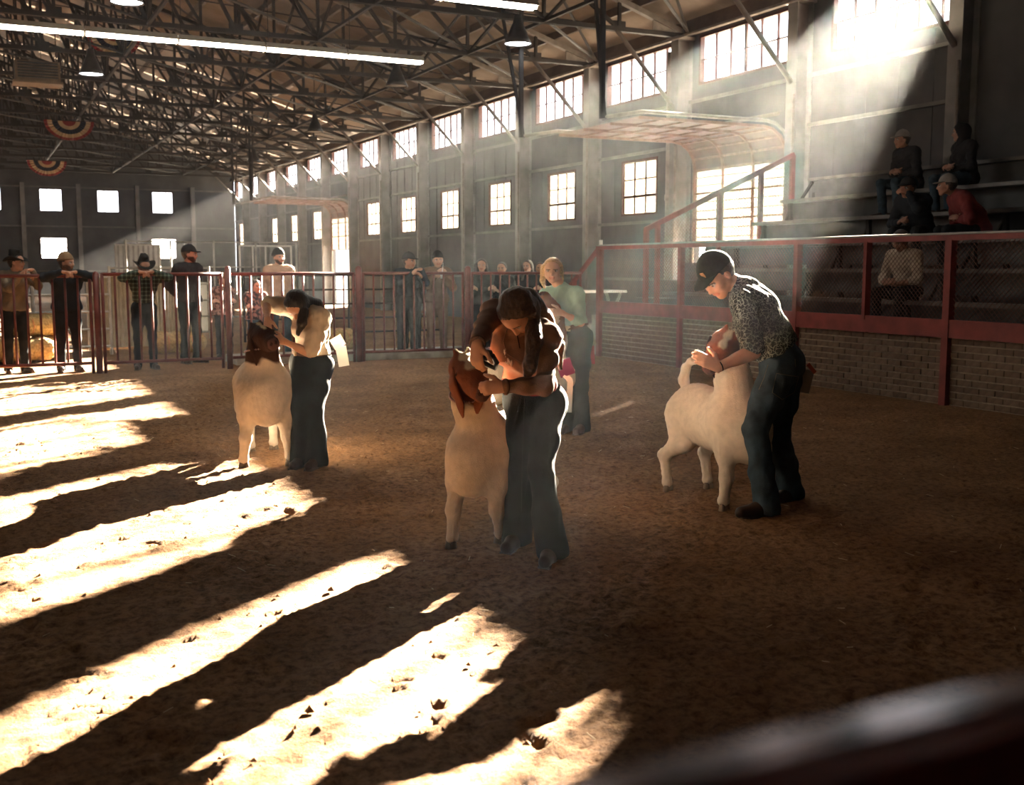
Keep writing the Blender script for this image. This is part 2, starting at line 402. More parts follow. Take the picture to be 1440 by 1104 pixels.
# ---------------------------------------------------------------- overhead doors in the right wall
doorm = mat('door_skin', (.16, .105, .085), .6, var=.15, scale=2)
doorrib = mat('door_rib', (.22, .14, .11), .6, var=.2)
doorglow = glass('door_fibreglass', (.08, .08, .07), .04, (.034, .031, .026), .985)
trackm = mat('track_steel', (.20, .18, .16), .45, metal=.5, var=.2)
darkrod = mat('dark_rod', (.03, .028, .027), .6, var=.2)
def overhead_door(n, ya, yb, top, zlow, hang):
    d = struct('door_%d' % n, None, (D, (ya + yb) / 2, 0))
    R = .55; zt = top + R - .1                    # curve from the wall plane to the overhead run
    path = [(D - .06, zlow + i * .52) for i in range(int((top - zlow) / .52) + 1)]
    path.append((D - .06, top - .02))
    for a in (22, 45, 68, 90): path.append((D - .06 - R + R * math.cos(math.radians(a)), top + R * math.sin(math.radians(a))))
    x = path[-1][0]; z = path[-1][1]
    while x > D - 2.9: x -= .52; path.append((x, z))
    for i in range(len(path) - 1):
        (xa, za), (xb, zb) = path[i], path[i + 1]
        dn = unit(A(xb - xa, 0, zb - za)); nn = A(-dn[2], 0, dn[0])
        if nn[0] > 0: nn = -nn
        glow = za < top - .05
        s = obj('door_section', MB().quad((xa, ya + .06, za), (xb, ya + .06, zb), (xb, yb - .06, zb), (xa, yb - .06, za)), doorglow if glow else doorm, d)
        for q in range(4):
            y = ya + .08 + (yb - ya - .16) * q / 3
            obj('rib', MB().bar(A(xa, y, za) + nn * .025, A(xb, y, zb) + nn * .025, .035, .05, up=nn), doorrib, s)
        if glow:
            for q in (.33, .67): obj('stile', MB().bar(A(xa - .01, ya + .06, za + (zb - za) * q), A(xa - .01, yb - .06, za + (zb - za) * q), .03, .016), doorrib, s)
        obj('rail', MB().bar(A(xa, ya + .06, za) + nn * .02, A(xa, yb - .06, za) + nn * .02, .04, .03, up=nn), doorrib, s)
    for y in (ya, yb):
        tr = MB().tube([(D - .05, y, 0), (D - .05, y, top)] + [(p[0], y, p[1] + .06) for p in path if p[1] > top + .1] + [(hang, y, zt + .02)], .032, 6)
        obj('track', tr, trackm, d, True)
        h = MB().bar((hang, y, zt), (hang, y, slope_z(hang)), .07, .07).bar((hang + .05, y, zt), (hang + .02, y + (1.3 if y == yb else .55) * (1 if n == 1 else -1), slope_z(hang)), .05, .05)
        obj('track_hanger', h, darkrod, d)
    obj('spring_bar', MB().tube([(D - .35, ya, top + .75), (D - .35, yb, top + .75)], .035, 8), trackm, d, True)
overhead_door(1, Y0 + .32, Y0 + BAY - .30, 3.48, 1.95, 9.42)
overhead_door(2, Y0 + 7 * BAY + .32, Y0 + 8 * BAY - .30, 3.48, 2.2, 9.42)

# ---------------------------------------------------------------- brick dwarf wall with chain-link rail in front of the bleachers
XB = 9.7; BY1 = 16.35
brickm = [mat('brick_%s' % c, v, .9, var=.25, scale=14, bump=.4, bscale=60) for c, v in (('tan', (.115, .076, .048)), ('brown', (.09, .056, .036)), ('buff', (.13, .088, .058)))]
mortarm = mat('mortar', (.24, .19, .135), .95, var=.2, scale=20)
redm = mat('red_oxide_paint', (.165, .032, .026), .5, var=.22, scale=5, bump=.08, bscale=40)
wk = struct('wall_brick', MB().box(XB + .012, XB + .24, -3, BY1, 0, .76).mesh('wall_brick', mortarm))
BL, BH = .205, .066
bm = [MB().box(0, .06, -.098, .098, -.029, .029).mesh('brick', m) for m in brickm]
cand = []
for j in range(10):
    for i in range(96):
        y = BY1 - .1 - (i + .5 * (j % 2)) * BL
        if y > -2.8: cand.append((abs(y - 9.8) if y < 9.8 and y > 7.4 else (0 if y > 7.4 else 50) + abs(y - 9.8), y, .04 + j * (BH + .0085) + .0))
cand.sort(); rest = MB()
for q, (_, y, z) in enumerate(cand):
    dx = random.uniform(-.004, .005)
    if q < 300: link('brick', random.choice(bm), wk, (XB - .0 + dx, y, z))
    else: rest.box(XB + dx, XB + .05, y - .098, y + .098, z - .029, z + .029)
obj('far_bricks', rest, brickm[0], wk, kind='stuff')
rail = thing('mesh_guard_rail', 'long red oxide guard rail with chain-link infill standing on the brick wall before the bleachers', 'guard rail', (XB, 8, .76))
obj('base_board', MB().box(XB - .05, XB + .02, -3, BY1 + .03, .75, .95), redm, rail)
obj('top_rail', MB().box(XB - .055, XB + .025, -3, BY1 + .05, 1.815, 1.875), redm, rail)
obj('top_pipe', MB().tube([(XB - .015, -3, 1.885), (XB - .015, BY1 + .02, 1.885)], .018, 8), trackm, rail, True)
posts = [(16.32, .10), (13.92, .07), (11.3, .075), (10.06, .05), (8.81, .09), (7.6, .05), (6.4, .09), (4, .09), (1.5, .09)]
for y, w in posts:
    obj('post', MB().box(XB - .06, XB + .03, y - w / 2, y + w / 2, 0.0 if w > .065 else .9, 1.84), redm, rail)
    if y == 16.32: obj('post_cap', MB().tube([(XB, y, 1.86), (XB, y, 1.98)], .03, 8), mat('white_cap', (.7, .68, .62)), rail, True)
wirem = mat('galvanised_wire', (.15, .085, .07), .55, metal=.3, var=.2)
def chain_link(P, u, w, h, par, pitch=.060, r=.0034, top=None):
    """woven wire panel: zigzag wires, P corner, u direction; top(t) height profile"""
    mb = MB(); u = A(*u); up = A(0, 0, 1); nn = np.cross(u, up)
    n = int((w + h) / pitch) + 2
    H = (lambda t: h) if top is None else top
    for s in (1, -1):
        for i in range(n):
            t0 = i * pitch - (h if s > 0 else 0)          # diagonal wire leaning s
            a0, a1 = None, None
            for q in range(0, 41):
                z = h * q / 40; t = t0 + (z if s > 0 else -z)
                if 0 <= t <= w and z <= H(t):
                    if a0 is None: a0 = (t, z)
                    a1 = (t, z)
            if a0 and a1 and a1[1] - a0[1] > .03:
                off = nn * r * s
                mb.tube([P + u * a0[0] + up * a0[1] + off, P + u * a1[0] + up * a1[1] + off], r, 3, cap=False)
    obj('chain_link_mesh', mb, wirem, par, kind='stuff')
for i in range(len(posts) - 1):
    y1, y0 = posts[i][0] - .05, posts[i + 1][0] + .04
    chain_link(A(XB - .015, y0, .95), (0, 1, 0), y1 - y0, .86, rail)
hr = thing('stair_handrail', 'red sloping handrail running down from the corner post of the guard rail', 'handrail', (XB, 17.2, 0))
obj('rail', MB().bar((XB, 16.4, 1.83), (XB, 18.1, .72), .06, .06), redm, hr)
obj('post', MB().bar((XB, 18.05, 0), (XB, 18.05, .78), .06, .06), redm, hr)
obj('baluster', MB().bar((XB, 17.2, .45), (XB, 17.2, 1.3), .04, .04), redm, hr)
stp = thing('concrete_steps', 'grey concrete steps behind the corner post of the guard rail', 'steps', (10.5, 17.2, 0))
for i in range(4): obj('step', MB().box(XB + .08, 11.6, 16.4, 16.75 + .42 * i, .70 - .175 * (i + 1), .70 - .175 * i - .006), concm, stp)

# ---------------------------------------------------------------- bleachers
plankm = mat('grey_plank', (.065, .066, .064), .55, var=.25, scale=3)
edgem = mat('worn_nosing', (.12, .11, .10), .4, var=.2, metal=.2)
bl = thing('bleachers', 'dark grey stepped bleachers with plank seats behind the brick wall', 'bleachers', (11.6, 9, 0))
obj('platform', MB().box(XB + .26, 13.0, -3, 15.2, .0, .70), concm, bl)
RISE, RUN = .38, .55
for k in range(6):
    x = 10.3 + RUN * k; z = 1.12 + RISE * k; ye = 15.1 - .05 * k
    s = obj('seat_plank', MB().box(x - .15, min(x + .13, 13.02), -3, ye, z - .05, z), plankm, bl)
    obj('nosing', MB().box(x - .162, x - .15, -3, ye, z - .045, z + .004), edgem, s)
    if k: obj('foot_plank', MB().box(x - .42, x - .17, -3, ye, z - RISE - .09, z - RISE - .05), plankm, bl)
    obj('riser', MB().box(min(x + .12, 12.98), min(x + .15, 13.01), -3, ye, z - .32, z - .05), plankm, bl)
    for j in range(7):
        y = 14.8 - 2.4 * j
        obj('support', MB().bar((min(x + .05, 12.95), y, max(.7, z - .8)), (x - .02, y, z - .05), .06, .06).bar((min(x + .3, 12.98), y + .7, max(.7, z - .75)), (min(x + .02, 12.95), y, z - .06), .04, .04), steelm, bl)
gd = thing('sloping_end_guard', 'red sloping chain-link guard climbing the end of the bleachers before the overhead door', 'guard rail', (11.5, 15.38, .7))
GY = 15.38
def gz(x): return 2.14 + (x - 10.0) * .44
obj('top_rail', MB().bar((9.98, GY, gz(9.98)), (13.02, GY, gz(13.02)), .06, .08), redm, gd)
for x, b in ((10.0, .7), (10.22, .7), (11.45, 1.25), (12.32, 1.95), (13.0, 2.0)):
    obj('post', MB().box(x - .035, x + .035, GY - .035, GY + .035, b, gz(x)), redm, gd)
chain_link(A(10.0, GY, .95), (1, 0, 0), 3.0, 2.5, gd, top=lambda t: gz(10 + t) - .95)
st = thing('bleacher_stairs', 'dark grey stepped stair blocks climbing beside the sloping end guard', 'stairs', (11.5, 15.7, 0))
for i in range(6): obj('step', MB().box(10.35 + .5 * i, 13.0, 15.44, 16.3, .70 + .3 * i - (.3 if i else 0), .70 + .3 * (i + 1) - .002 - .3 * 0), plankm, st) if i < 4 else None

# ---------------------------------------------------------------- show-ring fence
fencem = mat('fence_red', (.115, .028, .022), .45, var=.3, scale=6, bump=.1, bscale=50)
FY = 17.0
def pipe(a, b, r, n=8): return MB().tube([a, b], r, n)
PICK = MB().box(-.018, .018, -.010, .010, -.62, .62).mesh('picket', fencem)
PKT = MB().tube([(0, 0, -.62), (0, 0, .62)], .017, 6).mesh('picket', fencem, True)
def fence_panel(x0, x1, y0, y1, label, gap=.165, zb=.15, zt=1.42):
    f = thing('ring_fence', label, 'fence', ((x0 + x1) / 2, (y0 + y1) / 2, 0), 'panels of the ring fence')
    obj('top_rail', pipe((x0, y0, zt), (x1, y1, zt), .026), fencem, f, True)
    obj('bottom_rail', pipe((x0, y0, zb), (x1, y1, zb), .024), fencem, f, True)
    n = max(2, round(math.hypot(x1 - x0, y1 - y0) / gap))
    for i in range(1, n):
        t = i / n; p = link('picket', PKT, f, (x0 + (x1 - x0) * t, y0 + (y1 - y0) * t, (zt + zb) / 2)); p.scale = (1, 1, (zt - zb) / 1.24)
    for x, y in ((x0, y0), (x1, y1)):
        obj('end_stile', pipe((x, y, -.01), (x, y, zt + .02), .024), fencem, f, True)
    return f
def fence_post(x, y, label, h=1.5, r=.045):
    p = thing('ring_post', label, 'post', (x, y, 0), 'posts of the ring fence')
    obj('shaft', pipe((x, y, -.05), (x, y, h), r, 12), fencem, p, True)
    obj('cap', MB().lathe((x, y, h), [(r, 0), (r * .7, .03), (0.001, .045)], 12), fencem, p, True)
    return p
fence_panel(-3.0, 0.0, 16.9, 16.9, 'red fence panel at the outer end of the row, mostly out of view')
fence_panel(.06, 1.56, 16.86, 16.86, 'red picket fence gate panel the two men in dark jackets lean on', zt=1.40)
fence_panel(1.72, 3.42, 16.8, 16.9, 'red picket fence panel in front of the plaid shirted man in the black hat')
fence_panel(3.54, 5.54, 16.95, 17.05, 'red picket fence panel behind the girl in the cream shirt')
fence_panel(5.72, 7.45, 17.1, 17.05, 'red picket fence panel in front of the man leaning in the navy cap')
fence_panel(7.6, 9.66, 17.0, 16.95, 'red picket fence panel ending at the brick corner behind the woman in the mint shirt', gap=.17)
fence_post(1.64, 16.83, 'thick red fence post beside the man in the tan knit cap', 1.42)
fence_post(3.48, 16.72, 'red fence post to one side of the dark headed goat', 1.5)
fence_post(5.63, 17.06, 'red fence post beside the white ribbon of the girl in cream', 1.5, .055)
fence_post(7.52, 17.0, 'red fence post behind the raised forearm of the woman in brown', 1.5, .055)
obj('kerb', MB().box(3.7, 9.6, 17.25, 18.1, -.02, .12), concm, struct('trim_1', None, (5, 17.3, 0)))
# near rail, close to the lens and out of focus
nr = thing('near_fence_rail', 'blurred dark red rail and sheet panel crossing the bottom corner of the view', 'fence', (.5, .24, 0))
railgloss = mat('worn_rail_glints', (.5, .42, .42), .2, var=.85, scale=34, metal=.95)  # worn bare metal; blotchy bright colour paints beads of highlight along the rail
obj('top_rail', MB().bar((-.9, .247, 1.362), (3.0, .250, 1.362), .034, .04, up=(0, .07, 1)), fencem, nr)
obj('worn_glint_top', MB().bar((-.9, .252, 1.383), (3.0, .257, 1.383), .017, .004, up=(0, .07, 1)), railgloss, nr)
obj('sheet_panel', MB().box(-.9, 3.0, .222, .228, .0, 1.345), mat('dark_sheet', (.03, .02, .022), .7), nr)
obj('post', pipe((2.9, .247, 0), (2.9, .247, 1.39), .04, 10), fencem, nr, True)
obj('post', pipe((-.9, .247, 0), (-.9, .247, 1.39), .04, 10), fencem, nr, True)

# ---------------------------------------------------------------- hanging lights
tubem = emit('fluorescent_tube', (1.0, .93, .80), 22.0)
fixm = mat('fixture_enamel', (.35, .32, .26), .5, var=.1)
def tube_row(x0, n, y, z, label):
    t = thing('fluorescent_light_row', label, 'ceiling light', (x0 + n * .62, y, z))
    L = 1.245
    for i in range(n):
        xa = x0 + i * L
        h = obj('housing', MB().prism([(xa + .01, y - .09, z + .02), (xa + .01, y + .09, z + .02), (xa + .01, y + .035, z + .10), (xa + .01, y - .035, z + .10)], (L - .02, 0, 0)), fixm, t)
        for s in (-1, 1): obj('tube', pipe((xa + .03, y + s * .05, z), (xa + L - .03, y + s * .05, z), .019, 8), tubem, h, True)
        obj('lamp_holder', MB().box(xa - .012, xa + .012, y - .09, y + .09, z - .03, z + .05), fixm, h)
        obj('chain', MB().tube([(xa + .05, y, z + .1), (xa + .05, y, slope_z(xa) - .02)], .006, 4), steelm, h)
tube_row(.35, 5, 16.55, 4.7, 'long row of lit fluorescent tubes hanging over the ring, the longer of the two rows')
tube_row(1.50, 4, 12.5, 4.7, 'row of lit fluorescent tubes cut off by the top edge of the photo')
bellm = mat('bell_shade', (.06, .055, .05), .45, var=.2, metal=.4)
lampm = emit('lamp_disc', (.92, .97, 1.0), 6.0)
bulbm = mat('unlit_lens', (.25, .24, .21), .4)
def pendant(x, y, z, lit, label):
    p = thing('pendant_lamp', label, 'pendant lamp', (x, y, z), 'bell lamps under the roof')
    obj('shade', MB().lathe((x, y, z), [(.0, .52), (.07, .52), (.09, .38), (.13, .30), (.20, .12), (.26, 0.0), (.245, .0), (.19, .11), (.05, .3)], 20), bellm, p, True)
    obj('lens', MB().lathe((x, y, z + .02), [(0.001, 0), (.235, 0)], 20), lampm if lit else bulbm, p)
    obj('stem', pipe((x, y, z + .5), (x, y, slope_z(x)), .014, 6), bellm, p)
pendant(2.55, 25.3, 5.55, True, 'lit bell lamp hanging above the two half-round buntings')
pendant(2.40, 18.3, 5.55, True, 'lit bell lamp at the top edge of the photo above the tube row')
pendant(9.2, 18.5, 5.55, True, 'lit dark bell lamp nearest the windowed wall, by the end of the short tube row')
pendant(9.6, 33.0, 5.55, False, 'unlit dark bell lamp far down the hall in front of the pale roof')
pendant(8.85, 23.9, 5.55, False, 'unlit dark bell lamp beside the end of the long tube row')
pendant(10.2, 43.5, 5.55, False, 'small unlit bell lamp farthest down the hall')
uh = thing('unit_heater', 'boxy tan unit heater hanging in the dark roof beside the long tube row', 'heater', tuple(at(52, 102, 24)))
p = at(52, 102, 24); casem = mat('heater_case', (.15, .11, .075), .6, var=.2)
obj('case', MB().box(p[0] - .45, p[0] + .45, p[1] - .3, p[1] + .3, p[2] - .22, p[2] + .2), casem, uh)
for i in range(6): obj('louvre', MB().box(p[0] - .4, p[0] + .4, p[1] - .34, p[1] - .3, p[2] - .16 + i * .06, p[2] - .13 + i * .06), bellm, uh)
obj('rim', MB().box(p[0] - .5, p[0] + .5, p[1] - .33, p[1] + .33, p[2] - .27, p[2] - .22), casem, uh)
for s in (-.4, .4): obj('hanger', pipe((p[0] + s, p[1], p[2] + .2), (p[0] + s, p[1], slope_z(p[0])), .012, 5), steelm, uh)
# ---------------------------------------------------------------- half-round buntings
bcol = {'red': mat('bunting_red', (.20, .03, .03), .9), 'cream': mat('bunting_cream', (.42, .30, .18), .9), 'navy': mat('bunting_navy', (.012, .016, .03), .9)}
def bunting(x, y, d, rpx, label):
    c = at(x, y, d); r = rpx / FPX * d
    b = thing('bunting', label, 'bunting', tuple(c), 'half-round buntings hung from the trusses')
    rings = [(1.0, .87, 'red'), (.87, .68, 'cream'), (.68, .45, 'navy'), (.45, .27, 'cream'), (.27, .0, 'red')]
    for ro, ri, cn in rings:
        mb = MB(); n = 36; v = []; f = []
        for i in range(n + 1):
            a = PI + PI * i / n; pl = .035 * r * (1 if i % 2 else -1)
            for q, rr in ((0, ri), (1, ro)): v.append(c + A(math.cos(a) * rr * r, pl * rr, math.sin(a) * rr * r * .82))
        for i in range(n): f.append((2 * i, 2 * i + 1, 2 * i + 3, 2 * i + 2))
        mb.add(v, f); obj(cn + '_band', mb, bcol[cn], b)
    obj('cord', MB().tube([c + A(-r, 0, 0), c + A(r, 0, 0)], .012, 5).tube([c + A(-r, 0, 0), A(c[0] - r, c[1], slope_z(c[0] - r) + .1)], .008, 4).tube([c + A(r, 0, 0), A(c[0] + r, c[1], slope_z(c[0] + r) + .1)], .008, 4), steelm, b)
bunting(97, 170, 34, 33, 'dark blue, cream and red half-round bunting nearer of the two hanging before the far wall')
bunting(66, 226, 42, 26, 'smaller half-round bunting hanging lowest, just above the far wall windows')
bunting(160, 50, 25, 36, 'half-round bunting mostly hidden behind the long row of fluorescent tubes')
# ---------------------------------------------------------------- bodies: distance fields turned into one continuous surface
def perp(n):
    n = unit(n); a = A(1, 0, 0) if abs(n[0]) < .8 else A(0, 1, 0); x = unit(np.cross(n, a)); return x, np.cross(n, x)
class Field:
    def __init__(s): s.p = []
    def cone(s, a, b, r1, r2, col=None, k=.02, flat=None, op='+'):
        a, b = A(*a), A(*b); r1 = float(r1); r2 = float(r2)
        ba = b - a; l2 = max(ba @ ba, 1e-9); rm = max(r1, r2); sc = 1.0
        if flat is not None:
            fn = unit(flat[0]); fk = 1 / flat[1] - 1; sc = min(1.0, (1 + flat[1]) / 2)
        def fn_(P):
            pa = P - a
            if flat is not None:
                t = np.clip((pa @ ba) / l2, 0, 1); q = pa - t[..., None] * ba
                q = q + (q @ fn)[..., None] * fn * fk
            else:
                t = np.clip((pa @ ba) / l2, 0, 1); q = pa - t[..., None] * ba
            return (np.sqrt((q * q).sum(-1)) - (r1 + (r2 - r1) * t)) * sc
        s.p.append((fn_, np.minimum(a - r1, b - r2), np.maximum(a + r1, b + r2), k, op, col)); return s
    def ball(s, c, r, col=None, k=.02, flat=None, op='+'):
        return s.cone(c, A(*c) + A(0, 0, 1e-4), r, r, col, k, flat, op)
    def ell(s, c, ax, rad, col=None, k=.02, op='+'):
        """ellipsoid: ax = two axes (third from their cross), rad = radii"""
        c = A(*c); x = unit(ax[0]); z = unit(np.cross(x, ax[1])); y = np.cross(z, x); M = np.stack([x, y, z]); R = A(*rad)
        def fn_(P):
            q = (P - c) @ M.T; k0 = np.sqrt(((q / R) ** 2).sum(-1)); k1 = np.sqrt(((q / R ** 2) ** 2).sum(-1)) + 1e-9
            return k0 * (k0 - 1) / k1
        e = np.sqrt((M.T ** 2) @ (R ** 2)); s.p.append((fn_, c - e, c + e, k, op, col)); return s
    def chain(s, pts, rs, col=None, k=.02, flat=None):
        for i in range(len(pts) - 1): s.cone(pts[i], pts[i + 1], rs[i], rs[i + 1], col, k, flat)
        return s
    def cut(s, p, n):
        """throw away what lies on the side n points to"""
        p = A(*p); n = unit(n); s.p.append((lambda P: (P - p) @ n, None, None, 0, 'x', None)); return s
    def cutball(s, c, r):
        c = A(*c); s.p.append((lambda P: r - np.sqrt(((P - c) ** 2).sum(-1)), None, None, 0, 'x', None)); return s
    def mesh(s, name, h, m, noise=None, colored=False, lo=None, hi=None):
        pl = [q for q in s.p if q[4] == '+']
        lo = np.min([q[1] for q in pl], 0) - 3 * h; hi = np.max([q[2] for q in pl], 0) + 3 * h
        n = np.ceil((hi - lo) / h).astype(int) + 1
        ax = [lo[i] + h * np.arange(n[i]) for i in range(3)]
        f = np.full(n, 9.0, np.float32)
        for fn, a, b, k, op, col in s.p:
            if op == 'x':
                act = f < .1
                P = np.stack([ax[i][ix] for i, ix in enumerate(np.nonzero(act))], -1); f[act] = np.maximum(f[act], fn(P)); continue
            mg = max(2.5 * h, k) + h
            i0 = np.maximum(np.floor((a - mg - lo) / h).astype(int), 0); i1 = np.minimum(np.ceil((b + mg - lo) / h).astype(int) + 1, n)
            if (i1 <= i0).any(): continue
            P = np.stack(np.meshgrid(*[ax[i][i0[i]:i1[i]] for i in range(3)], indexing='ij'), -1)
            d = fn(P); sl = tuple(slice(i0[i], i1[i]) for i in range(3)); g = f[sl]
            if op == '+':
                kk = max(k, 1e-5); hh = np.maximum(kk - np.abs(g - d), 0) / kk; f[sl] = np.minimum(g, d) - hh * hh * kk * .25
            else:
                f[sl] = np.maximum(g, -d)
        if noise is not None:
            act = np.abs(f) < .05; P = np.stack([ax[i][ix] for i, ix in enumerate(np.nonzero(act))], -1); f[act] += noise(P)
        V, Q = nets(f, lo, h)
        me = bpy.data.meshes.new(name); np_mesh(me, V, Q); me.materials.append(m); me.shade_smooth()
        if colored:
            best = np.full(len(V), 9.0); C = np.zeros((len(V), 4), np.float32); C[:, 3] = 1
            V2 = V
            for fn, a, b, k, op, col in s.p:
                if op != '+' or col is None: continue
                ins = np.all((V2 > a - .05) & (V2 < b + .05), 1)
                if not ins.any(): continue
                ii = np.nonzero(ins)[0]; d = fn(V2[ii]); w = d < best[ii]; jj = ii[w]; best[jj] = d[w]
                C[jj, :3] = col(V2[jj]) if callable(col) else col
            at_ = me.color_attributes.new('Col', 'FLOAT_COLOR', 'POINT'); at_.data.foreach_set('color', C.ravel())
        return me
def nets(f, lo, h):
    sg = f < 0; n = f.shape
    c = [sg[i:n[0] - 1 + i, j:n[1] - 1 + j, k:n[2] - 1 + k] for i in (0, 1) for j in (0, 1) for k in (0, 1)]
    anyy = c[0].copy(); al = c[0].copy()
    for q in c[1:]: anyy |= q; al &= q
    act = anyy & ~al; I = np.array(np.nonzero(act)).T
    idx = np.full(act.shape, -1, np.int32); idx[act] = np.arange(len(I))
    acc = np.zeros((len(I), 3)); cnt = np.zeros(len(I))
    corner = [(i, j, k) for i in (0, 1) for j in (0, 1) for k in (0, 1)]
    val = {q: f[I[:, 0] + q[0], I[:, 1] + q[1], I[:, 2] + q[2]] for q in corner}
    for a in corner:
        for x in range(3):
            if a[x]: continue
            b = list(a); b[x] = 1; b = tuple(b); va, vb = val[a], val[b]; cr = (va < 0) != (vb < 0)
            t = np.where(cr, va / np.where(cr, va - vb, 1), 0); p = np.tile(A(*a), (len(I), 1)); p[:, x] += t
            acc[cr] += p[cr]; cnt[cr] += 1
    V = lo + h * (I + acc / cnt[:, None])
    Q = []
    for x in range(3):
        y, z = (x + 1) % 3, (x + 2) % 3
        s0 = [slice(None)] * 3; s1 = [slice(None)] * 3; s0[x] = slice(0, -1); s1[x] = slice(1, None)
        e = sg[tuple(s0)] != sg[tuple(s1)]; E_ = np.array(np.nonzero(e)).T
        E_ = E_[(E_[:, y] > 0) & (E_[:, z] > 0) & (E_[:, y] < n[y] - 1) & (E_[:, z] < n[z] - 1)]
        def cell(dy, dz):
            q = E_.copy(); q[:, y] -= dy; q[:, z] -= dz; return idx[q[:, 0], q[:, 1], q[:, 2]]
        qd = np.stack([cell(1, 1), cell(0, 1), cell(0, 0), cell(1, 0)], 1)
        fl_ = ~sg[E_[:, 0], E_[:, 1], E_[:, 2]]; qd[fl_] = qd[fl_][:, ::-1]; Q.append(qd)
    Q = np.concatenate(Q); return V, Q[(Q >= 0).all(1)]
def ripple(amp, wl, seed, stretch=None):
    rg = np.random.RandomState(seed); ks = [unit(rg.randn(3)) * 2 * PI / (wl * rg.uniform(.6, 1.7)) for _ in range(6)]; ph = rg.rand(6) * 6.3
    if stretch is not None: ks = [k - unit(stretch[0]) * (k @ unit(stretch[0])) * (1 - stretch[1]) for k in ks]
    def fn(P):
        w = sum(np.sin(P @ ks[i] + ph[i]) for i in range(3)) * .6
        return amp * (np.sin(P @ ks[3] + ph[3] + w) + .7 * np.sin(P @ ks[4] + ph[4] - w) + .5 * np.sin(P @ ks[5] + ph[5] + 1.5 * w)) / 1.6
    return fn

